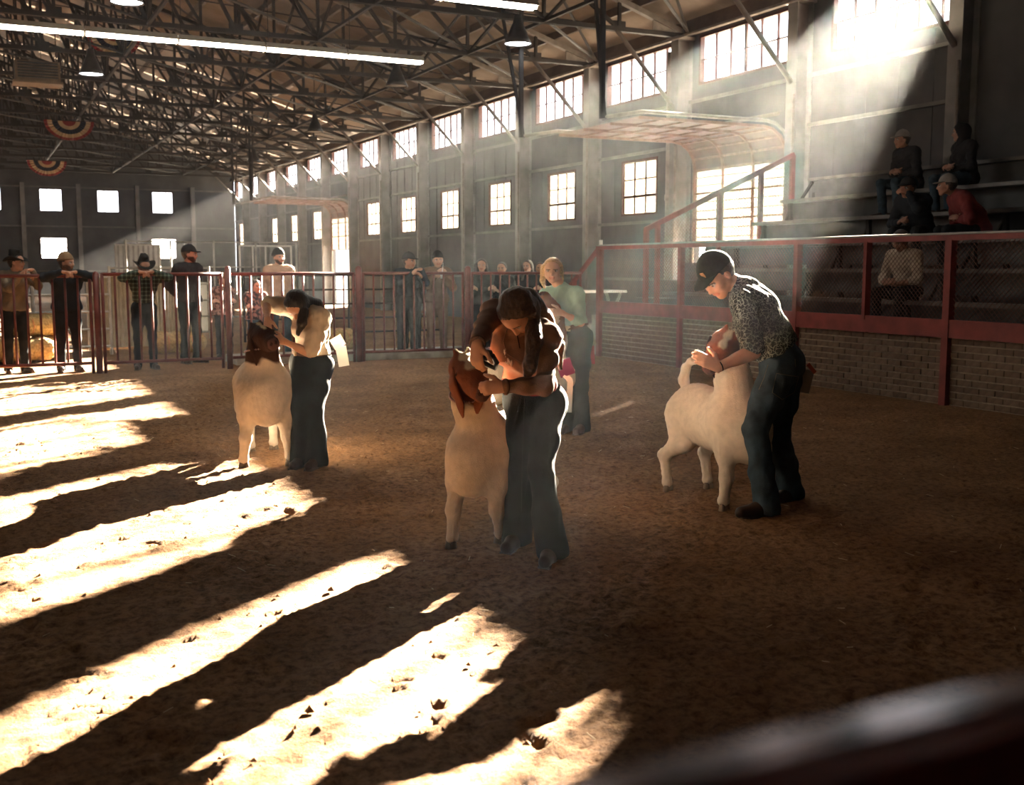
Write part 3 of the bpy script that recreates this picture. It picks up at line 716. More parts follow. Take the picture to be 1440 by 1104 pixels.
# ---------------------------------------------------------------- goats
goatm = mat('goat_coat', (1, 1, 1), .9, attr=True, var=.10, scale=18, bump=.5, bscale=160)
hoofm = mat('hoof', (.17, .13, .095), .6)
WHITE = (.72, .63, .51)
def soft(t): return np.clip(t, 0, 1)[:, None]
def goat(label, x, y, head, sc, poll, muzzle, hcol, blaze, earc, neck_brown, tail_up=True, ears=None, feet=None, top=None, hz=1.0):
    """x, y between the feet; head = heading in degrees from +X; poll / muzzle = world points of the head's two ends"""
    a = math.radians(head); F = A(math.cos(a), math.sin(a), 0); Lf = A(-math.sin(a), math.cos(a), 0); U = A(0, 0, 1); O = A(x, y, 0)
    def w(f, l, u): return O + (F * f + Lf * l + U * u) * sc
    poll, muzzle = A(*poll), A(*muzzle); hd = unit(muzzle - poll); nb = w(.16, 0, .60)
    r = thing('goat', label, 'goat', (x, y, 0))
    f = Field()
    def neckc(P):
        t = np.clip(((P - nb) @ (poll - nb)) / ((poll - nb) @ (poll - nb)), 0, 1); t = t + .06 * np.sin(P[:, 0] * 40 + P[:, 2] * 31)
        m = soft((t - neck_brown) * 14 + .5); return A(*hcol) * m + A(*WHITE) * (1 - m)
    f.cone(w(-.30, 0, .55), w(.10, 0, .53), .175 * sc, .185 * sc, WHITE, .05).cone(w(-.25, 0, .50), w(.12, 0, .46), .16 * sc, .165 * sc, WHITE, .08)
    f.ball(w(-.36, 0, .55), .165 * sc, WHITE, .06)
    f.cone(w(.10, 0, .54), w(.22, 0, .50), .185 * sc, .165 * sc, WHITE, .06).cone(w(.22, 0, .52), w(.27, 0, .40), .13 * sc, .115 * sc, WHITE, .06)
    for s in (1, -1):
        f.cone(w(-.36, .085 * s, .52), w(-.33, .115 * s, .36), .125 * sc, .085 * sc, WHITE, .05)
        f.cone(w(.15, .10 * s, .54), w(.20, .125 * s, .36), .105 * sc, .075 * sc, WHITE, .05)
        fr = feet or {}
        ff = fr.get('f%+d' % s, w(.215, .125 * s, 0)); hf = fr.get('h%+d' % s, w(-.42, .125 * s, 0)); ff = A(*ff); hf = A(*hf)
        kn = lerp(w(.20, .125 * s, .36), ff + U * .06 * sc, .52) + F * .012 * sc; ft = ff + U * .055 * sc - F * .008
        f.chain([w(.20, .122 * s, .36), kn, ft], [.062 * sc, .039 * sc, .031 * sc], WHITE, .03).ball(kn + F * .006, .041 * sc, WHITE, .02).ball(ft, .036 * sc, WHITE, .015)
        st = w(-.30, .115 * s, .36); hk = hf + U * .24 * sc - F * .05 * sc; hft = hf + U * .055 * sc - F * .01
        f.chain([st, hk, hft], [.078 * sc, .038 * sc, .030 * sc], WHITE, .03).ball(hk - F * .008, .039 * sc, WHITE, .02).ball(hft, .035 * sc, WHITE, .015)
    # neck and head
    f.cone(w(.13, 0, .60), lerp(w(.17, 0, .62), poll, .55), .145 * sc, .105 * sc, neckc, .06).cone(lerp(w(.17, 0, .62), poll, .5), poll - hd * .0, .105 * sc, .075 * sc, neckc, .05)
    sx = unit(np.cross(hd, U)) if abs(hd[2]) < .95 else Lf
    up = unit(np.cross(sx, hd))
    if top is not None: up = unit(A(*top) - hd * (A(*top) @ hd)); sx = unit(np.cross(hd, up))
    hl = .23 * sc * hz; sb = sc; sc = sc * hz
    def facec(P):
        q = P - poll; s = q @ sx; u = q @ up
        m = soft((blaze * (1 + .25 * np.sin(q @ hd * 60)) - np.abs(s)) * 110 + .5) * soft((u + .01) * 60) * soft((hl * .62 - q @ hd) * 60 + .5)
        nz = (q @ hd) > hl * 1.12
        c = A(.66, .56, .36) * m + A(*hcol) * (1 - m); return np.where(nz[:, None], A(.10, .05, .045), c)
    f.cone(poll, poll + hd * hl * .5 + up * .012, .078 * sc, .066 * sc, facec, .03).cone(poll + hd * hl * .4 + up * .014, poll + hd * hl, .062 * sc, .042 * sc, facec, .03, flat=(sx, .92))
    f.cone(poll + hd * hl * .35 - up * .045, poll + hd * hl * .98 - up * .03, .048 * sc, .030 * sc, facec, .03)
    f.ball(poll + hd * hl * 1.02 + up * .004, .041 * sc, facec, .02)
    for s in (1, -1):
        e = poll + hd * hl * .42 + sx * s * .058 * sc + up * .026
        f.ball(e, .021 * sc, facec, .012).ball(e + sx * s * .012 + up * .003, .0125 * sc, (.02, .012, .008), .003)
        f.ball(poll + hd * hl * 1.16 + sx * s * .017 + up * .010, .010 * sc, (.03, .015, .015), .006)
        f.cone(poll - hd * .03 + up * .06 + sx * s * .03, poll - hd * .06 + up * .085 + sx * s * .036, .022 * sc, .012 * sc, facec, .015)
    f.cone(poll + hd * hl * .75 - up * .058 + sx * .02, poll + hd * hl * 1.05 - up * .045, .010, .008, (.06, .03, .03), .01)
    sc = sb
    f.cone(w(-.46, 0, .66), w(-.50, 0, .74), .034 * sc, .034 * sc, WHITE, .03)
    if tail_up: f.cone(w(-.50, 0, .74), w(-.475, 0, .82), .036 * sc, .030 * sc, WHITE, .02).cone(w(-.475, 0, .82), w(-.42, 0, .87), .030 * sc, .022 * sc, WHITE, .02).cone(w(-.42, 0, .87), w(-.35, 0, .855), .022 * sc, .006 * sc, WHITE, .02)
    else: f.cone(w(-.50, 0, .70), w(-.55, 0, .60), .034 * sc, .012 * sc, WHITE, .02)
    link('body', f.mesh('goat_body', .0095, goatm, ripple(.0022, .03, 3), True), r)
    for s in (1, -1):
        sc = sb * hz; root = poll + hd * .035 * sc + sx * s * .070 * sc + up * .01
        dn = A(*ears[0 if s > 0 else 1]) if ears else unit(sx * s * .35 - U)
        dn = unit(dn); fl_ = unit(np.cross(dn, hd)) if abs(dn @ hd) < .9 else sx
        e = Field(); L_ = .20 * sc
        e.cone(root, root + dn * L_ * .3 + sx * s * .015, .030, .046 * sc, earc, .03, flat=(fl_, .30)).cone(root + dn * L_ * .3 + sx * s * .015, root + dn * L_ * .75, .046 * sc, .042 * sc, earc, .03, flat=(fl_, .28)).cone(root + dn * L_ * .75, root + dn * L_, .042 * sc, .018 * sc, earc, .03, flat=(fl_, .28))
        link('ear', e.mesh('goat_ear', .007, goatm, None, True), r)
    sc = sb
    for s in (1, -1):
        for kq, dfl in (('f', w(.215, .125 * s, 0)), ('h', w(-.42, .125 * s, 0))):
            p = A(*((feet or {}).get('%s%+d' % (kq, s), dfl)))
            hb = MB()
            for t in (-1, 1):
                c = p + Lf * t * .016 * sc + F * .004
                hb.lathe(c - U * .012, [(0.001, 0), (.022 * sc, 0), (.020 * sc, .03), (.015 * sc, .052), (.001, .055)], 8)
            obj('hoof', hb, hoofm, r, True)
    return r, w
chainm = mat('show_chain', (.45, .30, .28), .35, metal=.8)
def collar(center, axis, rad, par, n=44, bead=.0075):
    x, y = perp(axis); mb = MB(); c = A(*center)
    for i in range(n):
        t = 2 * PI * i / n; p = c + (x * math.cos(t) + y * math.sin(t)) * rad
        mb.lathe(p - A(0, 0, bead), [(.001, 0), (bead * .8, bead * .4), (bead, bead), (bead * .8, bead * 1.6), (.001, bead * 2)], 6)
    return obj('collar', mb, chainm, par, True)
# ---------------------------------------------------------------- people
skinm = mat('skin', (1, 1, 1), .55, attr=True, var=.06, scale=30, spec=.35)
SKIN = (.56, .31, .205)
def cloth(name, col=None, var=.15, rough=.85, bump=.25, scale=7, **k): return mat(name, col, rough, var=var, scale=scale, bump=bump, bscale=140, spec=.15, **k)
denim = cloth('dark_denim', (.0045, .0085, .011), .35)
denim2 = cloth('blue_denim', (.035, .058, .078), .35, scale=9)
blackc = cloth('black_cloth', (.014, .016, .018), .3)
bootm = mat('boot_leather', (.035, .022, .016), .5, var=.3)
hairm = {}
def hair_mat(name, col):
    if name not in hairm and col is not None:
        m = mat(name, col, .42, var=.35, scale=60, bump=.5, bscale=220, spec=.5); hairm[name] = m
    return hairm[name]
def ik(a, b, l1, l2, hint):
    a, b = A(*a), A(*b); d = np.linalg.norm(b - a); dd = min(d, (l1 + l2) * .999); u = unit(b - a)
    t = (l1 * l1 - l2 * l2 + dd * dd) / (2 * dd); h = math.sqrt(max(l1 * l1 - t * t, 0)); hv = A(*hint); hv = unit(hv - u * (hv @ u))
    return a + u * t * d / dd + hv * h
def head_frame(face, up):
    f = unit(face); u = A(*up); u = unit(u - f * (u @ f)); return f, u, np.cross(f, u)   # forward, up, right
def add_head(F_, c, face, up, s, sk, female, beard=None, look=0):
    f, u, r = head_frame(face, up); c = A(*c)
    def p(a, b, d): return c + (f * a + r * b + u * d) * s
    lip = (sk[0] * .84, sk[1] * .62, sk[2] * .60); dark = (.03, .02, .015)
    def facec(P):
        q = (P - c) / s; uu = q @ u; ff = q @ f
        if beard is None: return np.tile(A(*sk), (len(P), 1))
        m = (uu < -.035 - .02 * np.sin(q @ r * 50)) & (ff > -.03)
        return np.where(m[:, None], A(*beard), A(*sk))
    K = .025 * s
    F_.cone(p(-.022, 0, .032), p(.018, 0, .034), .083 * s, .077 * s, facec, K).cone(p(.03, 0, .03), p(.045, 0, -.02), .066 * s, .058 * s, facec, K)
    F_.cone(p(.04, 0, -.03), p(.062, 0, -.088), .050 * s, (.024 if female else .029) * s, facec, K)
    for t in (1, -1):
        F_.cone(p(.01, .050 * t, -.045), p(.058, .014 * t, -.092), .026 * s, .017 * s, facec, K)
        F_.ball(p(.062, .038 * t, -.022), .030 * s, facec, K)
        F_.cone(p(.088, .016 * t, .026), p(.074, .048 * t, .024), .012 * s, .012 * s, facec, .018 * s)
    F_.cone(p(.094, 0, .015), p(.114, 0, -.028), .0095 * s, .0125 * s, sk, .014 * s)
    for t in (1, -1):
        F_.ball(p(.100, .012 * t, -.032), .0095 * s, sk, .01 * s)
        F_.ball(p(.104, .034 * t, .002), .0155 * s, None, 0, op='-')
        F_.ball(p(.080, .033 * t, .002), .0150 * s, (.42, .38, .34), .002).ball(p(.0895, .033 * t + look * .004, .001), .0075 * s, dark, .001)
        F_.cone(p(.093, .020 * t, .0165), p(.083, .046 * t, .0145), .0062 * s, .0055 * s, (dark if not female else (.10, .06, .04)), .004 * s)
        F_.ell(p(-.005, .081 * t, -.006), (u + f * .2, f), (.029 * s, .017 * s, .010 * s), sk, .01 * s)
    F_.cone(p(.092, -.020, -.058), p(.092, .020, -.058), .0062 * s, .0062 * s, lip, .008 * s).cone(p(.0905, -.015, -.067), p(.0905, .015, -.067), .0062 * s, .0062 * s, lip, .008 * s)
    return p
def add_hand(F_, wr, d, n, side, s, sk, curl=.5, spread=1.0, thumb=.5, k=.006):
    """wr wrist, d finger direction, n palm normal, side = thumb side sign along cross(d, n)"""
    wr = A(*wr); d = unit(d); n = unit(A(*n) - d * (A(*n) @ d)); x = np.cross(d, n) * side
    F_.cone(wr, wr + d * .03 * s, .027 * s, .030 * s, sk, .02, flat=(n, .62))
    for o, e in ((.026, .082), (.009, .088), (-.009, .085), (-.026, .076)):
        F_.cone(wr + d * .02 * s + x * o * .6 * s, wr + d * e * s + x * o * s, .0145 * s, .0125 * s, sk, .014, flat=(n, .9))
    for i, (o, e, L_) in enumerate(((.027, .084, .082), (.0095, .090, .092), (-.0085, .087, .085), (-.026, .078, .066))):
        b = wr + d * e * s + x * o * s; ang = 0.25 * curl; pt = [b]; dr = d + x * o * 1.6 * spread
        for j, fr in enumerate((.46, .31, .23)):
            ang += curl * (1.0 + .08 * i); v = unit(dr) * math.cos(ang) + n * math.sin(ang); pt.append(pt[-1] + v * L_ * fr * s)
        F_.chain(pt, [.0105 * s, .0098 * s, .0088 * s, .0075 * s], sk, k)
    b = wr + d * .022 * s + x * .022 * s; v1 = unit(x * .75 + d * .6 + n * .35 * thumb); v2 = unit(x * .35 + d * .8 + n * .8 * thumb)
    F_.chain([b, b + v1 * .042 * s, b + v1 * .042 * s + v2 * .032 * s, b + v1 * .042 * s + v2 * .055 * s], [.016 * s, .0125 * s, .011 * s, .008 * s], sk, .008)
def torso(F_, J, off, fem, col=None, low=True, k=.05, bust=True):
    up = unit(J['neck'] - J['pelvis']); side = unit(J['shR'] - J['shL']); fr = unit(np.cross(up, side)); s = J['s']
    ch = J.get('chest', lerp(J['pelvis'], J['neck'], .74)); wa = J.get('waist', lerp(J['pelvis'], J['neck'], .36)); g = (.90 if fem else 1.0) * s * J.get('girth', 1)
    J['front'] = fr; cu = unit(J['neck'] - ch)
    F_.cone(ch - side * .075 * s, ch + side * .075 * s, .108 * g + off, .108 * g + off, col, k, flat=(fr, .84))
    F_.cone(lerp(J['shL'], J['shR'], .14), lerp(J['shL'], J['shR'], .86), .062 * g + off, .062 * g + off, col, k)
    F_.cone(wa, ch, (.118 if not fem else .108) * g + off, .118 * g + off, col, k, flat=(fr, .86)).cone(wa - side * .04 * s, wa + side * .04 * s, .102 * g + off, .102 * g + off, col, k, flat=(fr, .88))
    for q in ('shL', 'shR'): F_.cone(J['neck'] - cu * .02, J[q], .05 * s + off, .052 * s + off, col, k)
    if fem and bust:
        for t in (-1, 1): F_.ball(ch + fr * .055 * s + side * .065 * s * t - cu * .015, .062 * s + off, col, .04)
    if low:
        hs = unit(J['hipR'] - J['hipL'])
        F_.cone(J['pelvis'] - hs * .06 * s, J['pelvis'] + hs * .06 * s, (.118 if fem else .112) * s + off, (.118 if fem else .112) * s + off, col, k, flat=(fr, .92)).cone(J['pelvis'], wa, .115 * s + off, .11 * g + off, col, k, flat=(fr, .9))
PAPER = mat('card_paper', (.75, .73, .70), .8, var=.05)
def person(label, J, face, hup=(0, 0, 1), sk=SKIN, fem=False, h=.0075, hs=1.0, top=None, sleeve='long', hem=.0, tuck=True, legs=denim, flare=0, shoe=None, hair=None, hat=None, hands=None, beard=None, belt=None, seed=1, wr_amp=.004, look=0, toes=None, legr=1.0, collar_=None, loose=.014, group=None, hood=None):
    s = J['s']; cen = lerp(J['anL'], J['anR'], .5); base = (cen[0], cen[1], J.get('ground', 0.0))
    r = thing('person', label, 'person', base, group)
    B = Field()
    add_head(B, J['head'], face, hup, s * hs, sk, fem, beard, look)
    f, u, rt = head_frame(face, hup); hc = A(*J['head']); S_ = s * hs
    B.cone(hc - f * .022 * S_ - u * .045 * S_, J['neck'], .053 * s, .058 * s, sk, .03)
    torso(B, J, -.012, fem, sk, k=.04, bust=False)
    for q in 'LR':
        B.chain([J['sh' + q], J['el' + q], J['wr' + q]], [.046 * s, (.034 if fem else .040) * s, (.024 if fem else .027) * s], sk, .015)
        B.cone(lerp(J['el' + q], J['wr' + q], .18), lerp(J['el' + q], J['wr' + q], .5), (.034 if fem else .041) * s, (.030 if fem else .034) * s, sk, .02)
        B.chain([J['hip' + q], J['kn' + q], J['an' + q]], [.075 * s, .048 * s, .036 * s], sk, .02)
        if hands and hands.get(q):
            d, n, side, curl = hands[q][:4]; add_hand(B, J['wr' + q], d, n, side, s * (hands[q][4] if len(hands[q]) > 4 else 1.0), sk, curl)
    link('body', B.mesh('person_body', h, skinm, None, True), r)
    # trousers
    T = Field(); hs_ = unit(J['hipR'] - J['hipL']); torsoF = Field(); torso(torsoF, J, 0, fem); fr = J['front']; up = unit(J['neck'] - J['pelvis'])
    pu = J.get('pelvis_up', up)
    T.cone(J['pelvis'] - hs_ * .062 * s, J['pelvis'] + hs_ * .062 * s, .124 * s * (1.03 if fem else 1), .124 * s * (1.03 if fem else 1), None, .05, flat=(fr, .93)).cone(J['pelvis'], J['pelvis'] + pu * .13 * s, .125 * s, .118 * s, None, .05, flat=(fr, .88))
    for q in 'LR':
        hp, kn, an = J['hip' + q], J['kn' + q], J['an' + q]; dn = unit(an - kn); hemr = (.062 + flare) * s * legr
        T.chain([hp, lerp(hp, kn, .5), kn, lerp(kn, an, .55), an + dn * .03 * s], [.100 * s * legr, .086 * s * legr, .066 * s * legr, (.060 + flare * .45) * s * legr, hemr], None, .035)
    ankz = min(J['anL'][2], J['anR'][2])
    T.cut((0, 0, ankz - .055 * s), (0, 0, -1)).cut(J['pelvis'] + pu * .125 * s, pu)
    link('trousers', T.mesh('trousers', h * 1.1, legs, ripple(wr_amp * 1.1, .10, seed + 3, ((0, 0, 1), .55))), r)
    # top
    if top is not None:
        U_ = Field(); torso(U_, J, loose, fem, k=.05)
        if not tuck:
            U_.cone(J['pelvis'] - hs_ * .06 * s, J['pelvis'] + hs_ * .06 * s, .135 * s + loose * .5, .135 * s + loose * .5, None, .05, flat=(fr, .93))
        U_.cone(J['neck'] - up * .02, J['neck'] + unit(hc - J['neck']) * .025, .066 * s, .062 * s, None, .02)
        for q in 'LR':
            sh, el, wr = J['sh' + q], J['el' + q], J['wr' + q]
            if sleeve == 'long':
                g_ = s * (.84 if fem else 1)
                U_.chain([sh, lerp(sh, el, .5), el, lerp(el, wr, .5), lerp(el, wr, .93)], [.064 * g_ + loose * .4, .058 * g_ + loose * .3, .050 * g_ + loose * .4, .046 * g_ + loose * .2, .036 * g_ + loose * .3], None, .03)
            elif sleeve == 'rolled':
                U_.chain([sh, lerp(sh, el, .5), el, lerp(el, wr, .35)], [.062 * s + loose * .4, .056 * s + loose * .3, .050 * s + loose * .4, .047 * s], None, .03)
            elif sleeve == 'short':
                U_.chain([sh, lerp(sh, el, .5), lerp(sh, el, .88)], [.063 * s + loose * .5, .062 * s + loose * .5, .062 * s + loose * .4], None, .03)
        if hood is not None:
            U_.cone(J['neck'] - fr * .05 - rt * .05, J['neck'] - fr * .05 + rt * .05, .062 * s, .062 * s, None, .03)
            for t in (-1, 1): U_.cone(J['neck'] - fr * .03 + rt * t * .06, J['neck'] + fr * .06 - up * .03 + rt * t * .03, .038 * s, .028 * s, None, .02)
        bot = J['pelvis'] + pu * ((.115 if tuck else -.02) + hem) * s
        if not J.get('seated'): U_.cut(bot, -pu)
        if collar_ == 'v':
            pass
        link('top', U_.mesh('shirt', h, top, ripple(wr_amp, .085, seed)), r)
        if collar_:
            Cc = Field(); nk = lerp(J['neck'], hc, .16)
            for t in (-1, 1):
                Cc.chain([nk - f * .058 * s + rt * t * .01, nk - f * .01 * s + rt * t * .066 * s, nk + f * .055 * s + rt * t * .035 * s - u * .03 * s], [.018 * s, .018 * s, .014 * s], None, .01)
            link('collar', Cc.mesh('shirt_collar', h * .8, collar_), r)
    if belt is not None:
        Bt = Field(); c0 = J['pelvis'] + pu * .105 * s
        Bt.cone(c0 - pu * .05 - hs_ * .035 * s, c0 - pu * .05 + hs_ * .035 * s, .134 * s, .134 * s, None, .01, flat=(fr, .88)).cone(c0 + pu * .05 - hs_ * .035 * s, c0 + pu * .05 + hs_ * .035 * s, .128 * s, .128 * s, None, .06, flat=(fr, .88))
        Bt.cut(c0 + pu * .02, pu).cut(c0 - pu * .022, -pu)
        b_ = link('belt', Bt.mesh('belt', h * .8, belt), r)
        bk = c0 + fr * .128 * s
        obj('buckle', MB().bar(bk - hs_ * .035, bk + hs_ * .035, .05, .014, up=fr), mat('buckle_metal', (.45, .38, .25), .35, metal=.8), b_)
    # shoes
    for i, q in enumerate('LR'):
        an = J['an' + q]; t = J['toe' + q] if 'toe' + q in J else an + A(fr[0], fr[1], 0) * .18 * s - A(0, 0, .07 * s); g = unit(A(t[0] - an[0], t[1] - an[1], 0))
        zz = an[2] - .078 * s
        Sh = Field(); hl = A(an[0], an[1], zz + .042 * s) - g * .035 * s; mid = hl + g * .10 * s; te = hl + g * .215 * s - A(0, 0, .006)
        Sh.chain([hl, mid, te], [.044 * s, .044 * s, .036 * s], None, .03, flat=(g[[1, 0, 2]] * A(-1, 1, 1), .95)).cone(an - A(0, 0, .01), hl + A(0, 0, .02), .044 * s, .046 * s, None, .03)
        Sh.cut((0, 0, zz), (0, 0, -1))
        so = link('shoe', Sh.mesh('shoe', max(h, .008), shoe or bootm), r)
        obj('sole', MB().prism([hl - g * .045 * s - np.cross(g, A(0, 0, 1)) * .036 * s + A(0, 0, -.044 * s), te + g * .02 * s - np.cross(g, A(0, 0, 1)) * .034 * s + A(0, 0, -.038 * s), te + g * .02 * s + np.cross(g, A(0, 0, 1)) * .034 * s + A(0, 0, -.038 * s), hl - g * .045 * s + np.cross(g, A(0, 0, 1)) * .036 * s + A(0, 0, -.044 * s)], (0, 0, .016)), mat('sole_rubber', (.09, .075, .06), .8), so)
    # hair and hat
    def p(a, b, d): return hc + (f * a + rt * b + u * d) * S_
    if hair:
        kind, hm_ = hair[0], hair[1]; H = Field()
        H.cone(p(-.028, 0, .036), p(.012, 0, .042), .094 * S_, .084 * S_, None, .02)
        if kind in ('long', 'pony', 'bun'):
            H.cone(p(-.04, 0, .0), p(-.045, 0, -.05), .078 * S_, .062 * S_, None, .03)
            for t in (1, -1): H.cone(p(.012, .070 * t, .04), p(-.01, .080 * t, -.02), .032 * S_, .026 * S_, None, .02)
        else:
            H.cone(p(-.04, 0, .0), p(-.04, 0, -.035), .072 * S_, .055 * S_, None, .03)
        H.cut(p(.052 if kind != 'short' else .045, 0, .055 - .016 * (kind != 'short')), f * .86 - u * .5)
        H.cutball(p(.105, 0, -.035), .082 * S_)
        for q in (hair[2] if len(hair) > 2 else []):
            pts = [A(*x) for x in q[0]]; H.chain(pts, q[1], None, .02)
        if kind == 'bun': H.ball(p(-.11, 0, .055), .05 * S_, None, .02)
        H2 = ripple(.0028, .013, seed + 9, ((0, 0, 1), .14))
        link('hair', H.mesh('hair', h * .9, hm_, H2), r)
    if hat:
        kind, hm_ = hat[0], hat[1]; Hh = Field()
        if kind == 'cap':
            Hh.cone(p(-.028, 0, .045), p(.012, 0, .05), .098 * S_, .090 * S_, None, .02).ball(p(-.01, 0, .082), .078 * S_, None, .03).cut(p(0, 0, .042), f * .10 - u)
            ho = link('cap', Hh.mesh('cap', h * .9, hm_), r)
            Br = Field(); Br.cone(p(.055, -.035, .050), p(.055, .035, .050), .058 * S_, .058 * S_, None, .02, flat=(u, .13)).cone(p(.10, -.03, .043), p(.10, .03, .043), .052 * S_, .052 * S_, None, .02, flat=(u, .13)).cone(p(.13, -.022, .036), p(.13, .022, .036), .040 * S_, .040 * S_, None, .02, flat=(u, .16))
            link('visor', Br.mesh('visor', min(h, .008) * .8, hat[2] if len(hat) > 2 else hm_), ho)
            obj('button', MB().lathe(p(-.01, 0, .158), [(.01 * S_, 0), (.006, .008), (.001, .01)], 8, u), hm_, ho)
        elif kind == 'beanie':
            Hh.cone(p(-.03, 0, .05), p(.008, 0, .054), .098 * S_, .092 * S_, None, .02).ball(p(-.02, 0, .10), .07 * S_, None, .04).cut(p(0, 0, .04), f * .12 - u)
            ho = link('beanie', Hh.mesh('beanie', h, hm_, ripple(.002, .016, 2, (u, .2))), r)
            Cf = Field(); Cf.cone(p(-.03, 0, .05), p(.008, 0, .054), .104 * S_, .098 * S_, None, .02).cut(p(0, 0, .034), f * .12 - u).cut(p(0, 0, .074), u)
            link('cuff', Cf.mesh('cuff', h, hm_), ho)
        elif kind == 'cowboy':
            v, fc = [], []; n = 36; rings = [(.090, .085, .03), (.13, .125, .035), (.165, .175, .035)]
            for (ra, rb, z) in rings:
                for k in range(n):
                    t = 2 * PI * k / n; cu = (abs(math.sin(t)) ** 2.5) * .055 * (ra - .09) / .075 - .02 * abs(math.cos(t)) * (ra - .09) / .075
                    v.append(p(math.cos(t) * rb, math.sin(t) * ra, z + cu))
            for i in range(len(rings) - 1):
                for k in range(n): fc.append((i * n + k, i * n + (k + 1) % n, (i + 1) * n + (k + 1) % n, (i + 1) * n + k))
            m_ = len(v); v += [q - u * .006 for q in v]; fc += [tuple(x + m_ for x in q[::-1]) for q in fc]
            for k in range(n): fc.append((2 * n + k, 2 * n + (k + 1) % n, m_ + 2 * n + (k + 1) % n, m_ + 2 * n + k))
            me = MB().add(v, fc).mesh('brim', hm_, True)
            Hh.cone(p(-.015, 0, .045), p(-.012, 0, .108), .099 * S_, .082 * S_, None, .02, flat=(rt, .92)).cut(p(0, 0, .03), -u)
            for t in (1, -1): Hh.cone(p(-.06, .024 * t, .168), p(.06, .024 * t, .158), .024 * S_, .024 * S_, None, .02)
            ho = link('hat', Hh.mesh('hat_crown', h, hm_), r); link('brim', me, ho)
            Bd = Field(); Bd.cone(p(-.015, 0, .045), p(-.015, 0, .055), .102 * S_, .100 * S_, None, .01, flat=(rt, .93)).cut(p(0, 0, .036), -u).cut(p(0, 0, .056), u)
            link('hat_band', Bd.mesh('hat_band', h, blackc), ho)
        elif kind == 'hoodup':
            Hh.cone(p(-.035, 0, .03), p(.0, 0, .04), .112 * S_, .105 * S_, None, .02).cone(p(-.04, 0, -.02), J['neck'], .095 * S_, .10 * S_, None, .03).cutball(p(.12, 0, -.02), .105 * S_)
            link('hood', Hh.mesh('hood', h, hm_), r)
    return r, p
# ---------------------------------------------------------------- goats and their handlers in the ring
BR = (.20, .065, .030); DK = (.045, .020, .014); RB = (.23, .075, .035)
def gnd(x, y):
    d = EYE / ((y - 552) / FPX * math.cos(TILT) + math.sin(TILT)); q = at(x, y, d); q[2] = 0; return q
def place_goat(label, fl, fr, hl, hr, sc, *a, **k):
    """fl.. = pixels of the four hooves (goat's own left and right)"""
    FL, FR, HL, HR = gnd(*fl), gnd(*fr), gnd(*hl), gnd(*hr); fm, hm_ = (FL + FR) / 2, (HL + HR) / 2
    d = unit(fm - hm_); c = fm - d * .215 * sc; hc_ = fm - d * .635 * sc
    ft = {'f+1': FL, 'f-1': FR, 'h+1': hc_ + (HL - hm_), 'h-1': hc_ + (HR - hm_)}
    return goat(label, c[0], c[1], math.degrees(math.atan2(d[1], d[0])), sc, *a, feet=ft, **k)
CAMV = -A(math.sin(YAW), math.cos(YAW), 0)        # towards the lens
RTV = A(math.cos(YAW), -math.sin(YAW), 0); UPV = A(0, 0, 1)
def vec(r, u, c): return RTV * r + UPV * u + CAMV * c      # right, up, towards the lens
# dark-headed goat and the girl in cream
g1, w1 = place_goat('white goat with a very dark brown head, held by the girl in the cream shirt', (408, 653), (343, 657), (384, 630), (352, 634), 1.10,
    at(366, 471, 8.50), at(381, 482, 8.28), DK, .014, DK, .40, ears=(vec(.16, -1, .12), vec(.16, -1, .12)), top=vec(-.1, 1, .3), hz=1.12, tail_up=False)
c1 = lerp(at(366, 471, 8.50), w1(.17, 0, .62), .36); ax1 = unit(at(366, 471, 8.50) - w1(.17, 0, .62))
collar(c1, ax1, .128, g1)
J = dict(s=.92, head=at(418, 429, 8.45), neck=at(437, 442, 8.55), pelvis=at(438, 510, 8.65), chest=at(438, 462, 8.56), waist=at(439, 488, 8.62), shL=at(452, 447, 8.44), shR=at(412, 433, 8.68),
    elL=at(436, 497, 8.40), wrL=at(399, 480, 8.33), elR=at(375, 427, 8.62), wrR=at(376, 449, 8.40), hipL=at(452, 516, 8.66), hipR=at(425, 516, 8.62), knL=at(443, 574, 8.5), knR=at(421, 574, 8.5),
    anL=at(446, 644, 8.5), anR=at(424, 643, 8.55), toeL=at(434, 655, 8.35), toeR=at(412, 655, 8.4))
creamshirt = cloth('cream_jersey', (.55, .47, .36), .08)
hA, pA = person('girl in a cream short-sleeved shirt and dark flared jeans bending over the dark-headed goat', J, at(403, 488, 8.28) - J['head'], fem=True, top=creamshirt, sleeve='short', tuck=True, hem=-.02, legs=denim, flare=.035, loose=.022,
    hair=('long', hair_mat('black_hair', (.018, .014, .012)), [([at(428, 424, 8.5), at(445, 428, 8.62), at(453, 438, 8.68)], [.06, .045, .02]), ([at(427, 438, 8.40), at(424, 455, 8.36), at(419, 470, 8.38)], [.04, .035, .015])]),
    hands=dict(L=(vec(-.9, .25, .1), vec(-.2, -.4, -1), -1, .55), R=(vec(.1, -.9, .5), vec(.4, -.3, -1), 1, .5)), belt=cloth('brown_belt', (.07, .04, .025)), h=.0075, seed=11)
crd = obj('exhibitor_card', MB().bar(at(471, 474, 8.78), at(479, 488, 8.8), .10, .004, up=(0, 1, .2)).bar(at(479, 487, 8.8), at(484, 515, 8.82), .085, .006, up=(.3, 1, 0)), PAPER, hA)
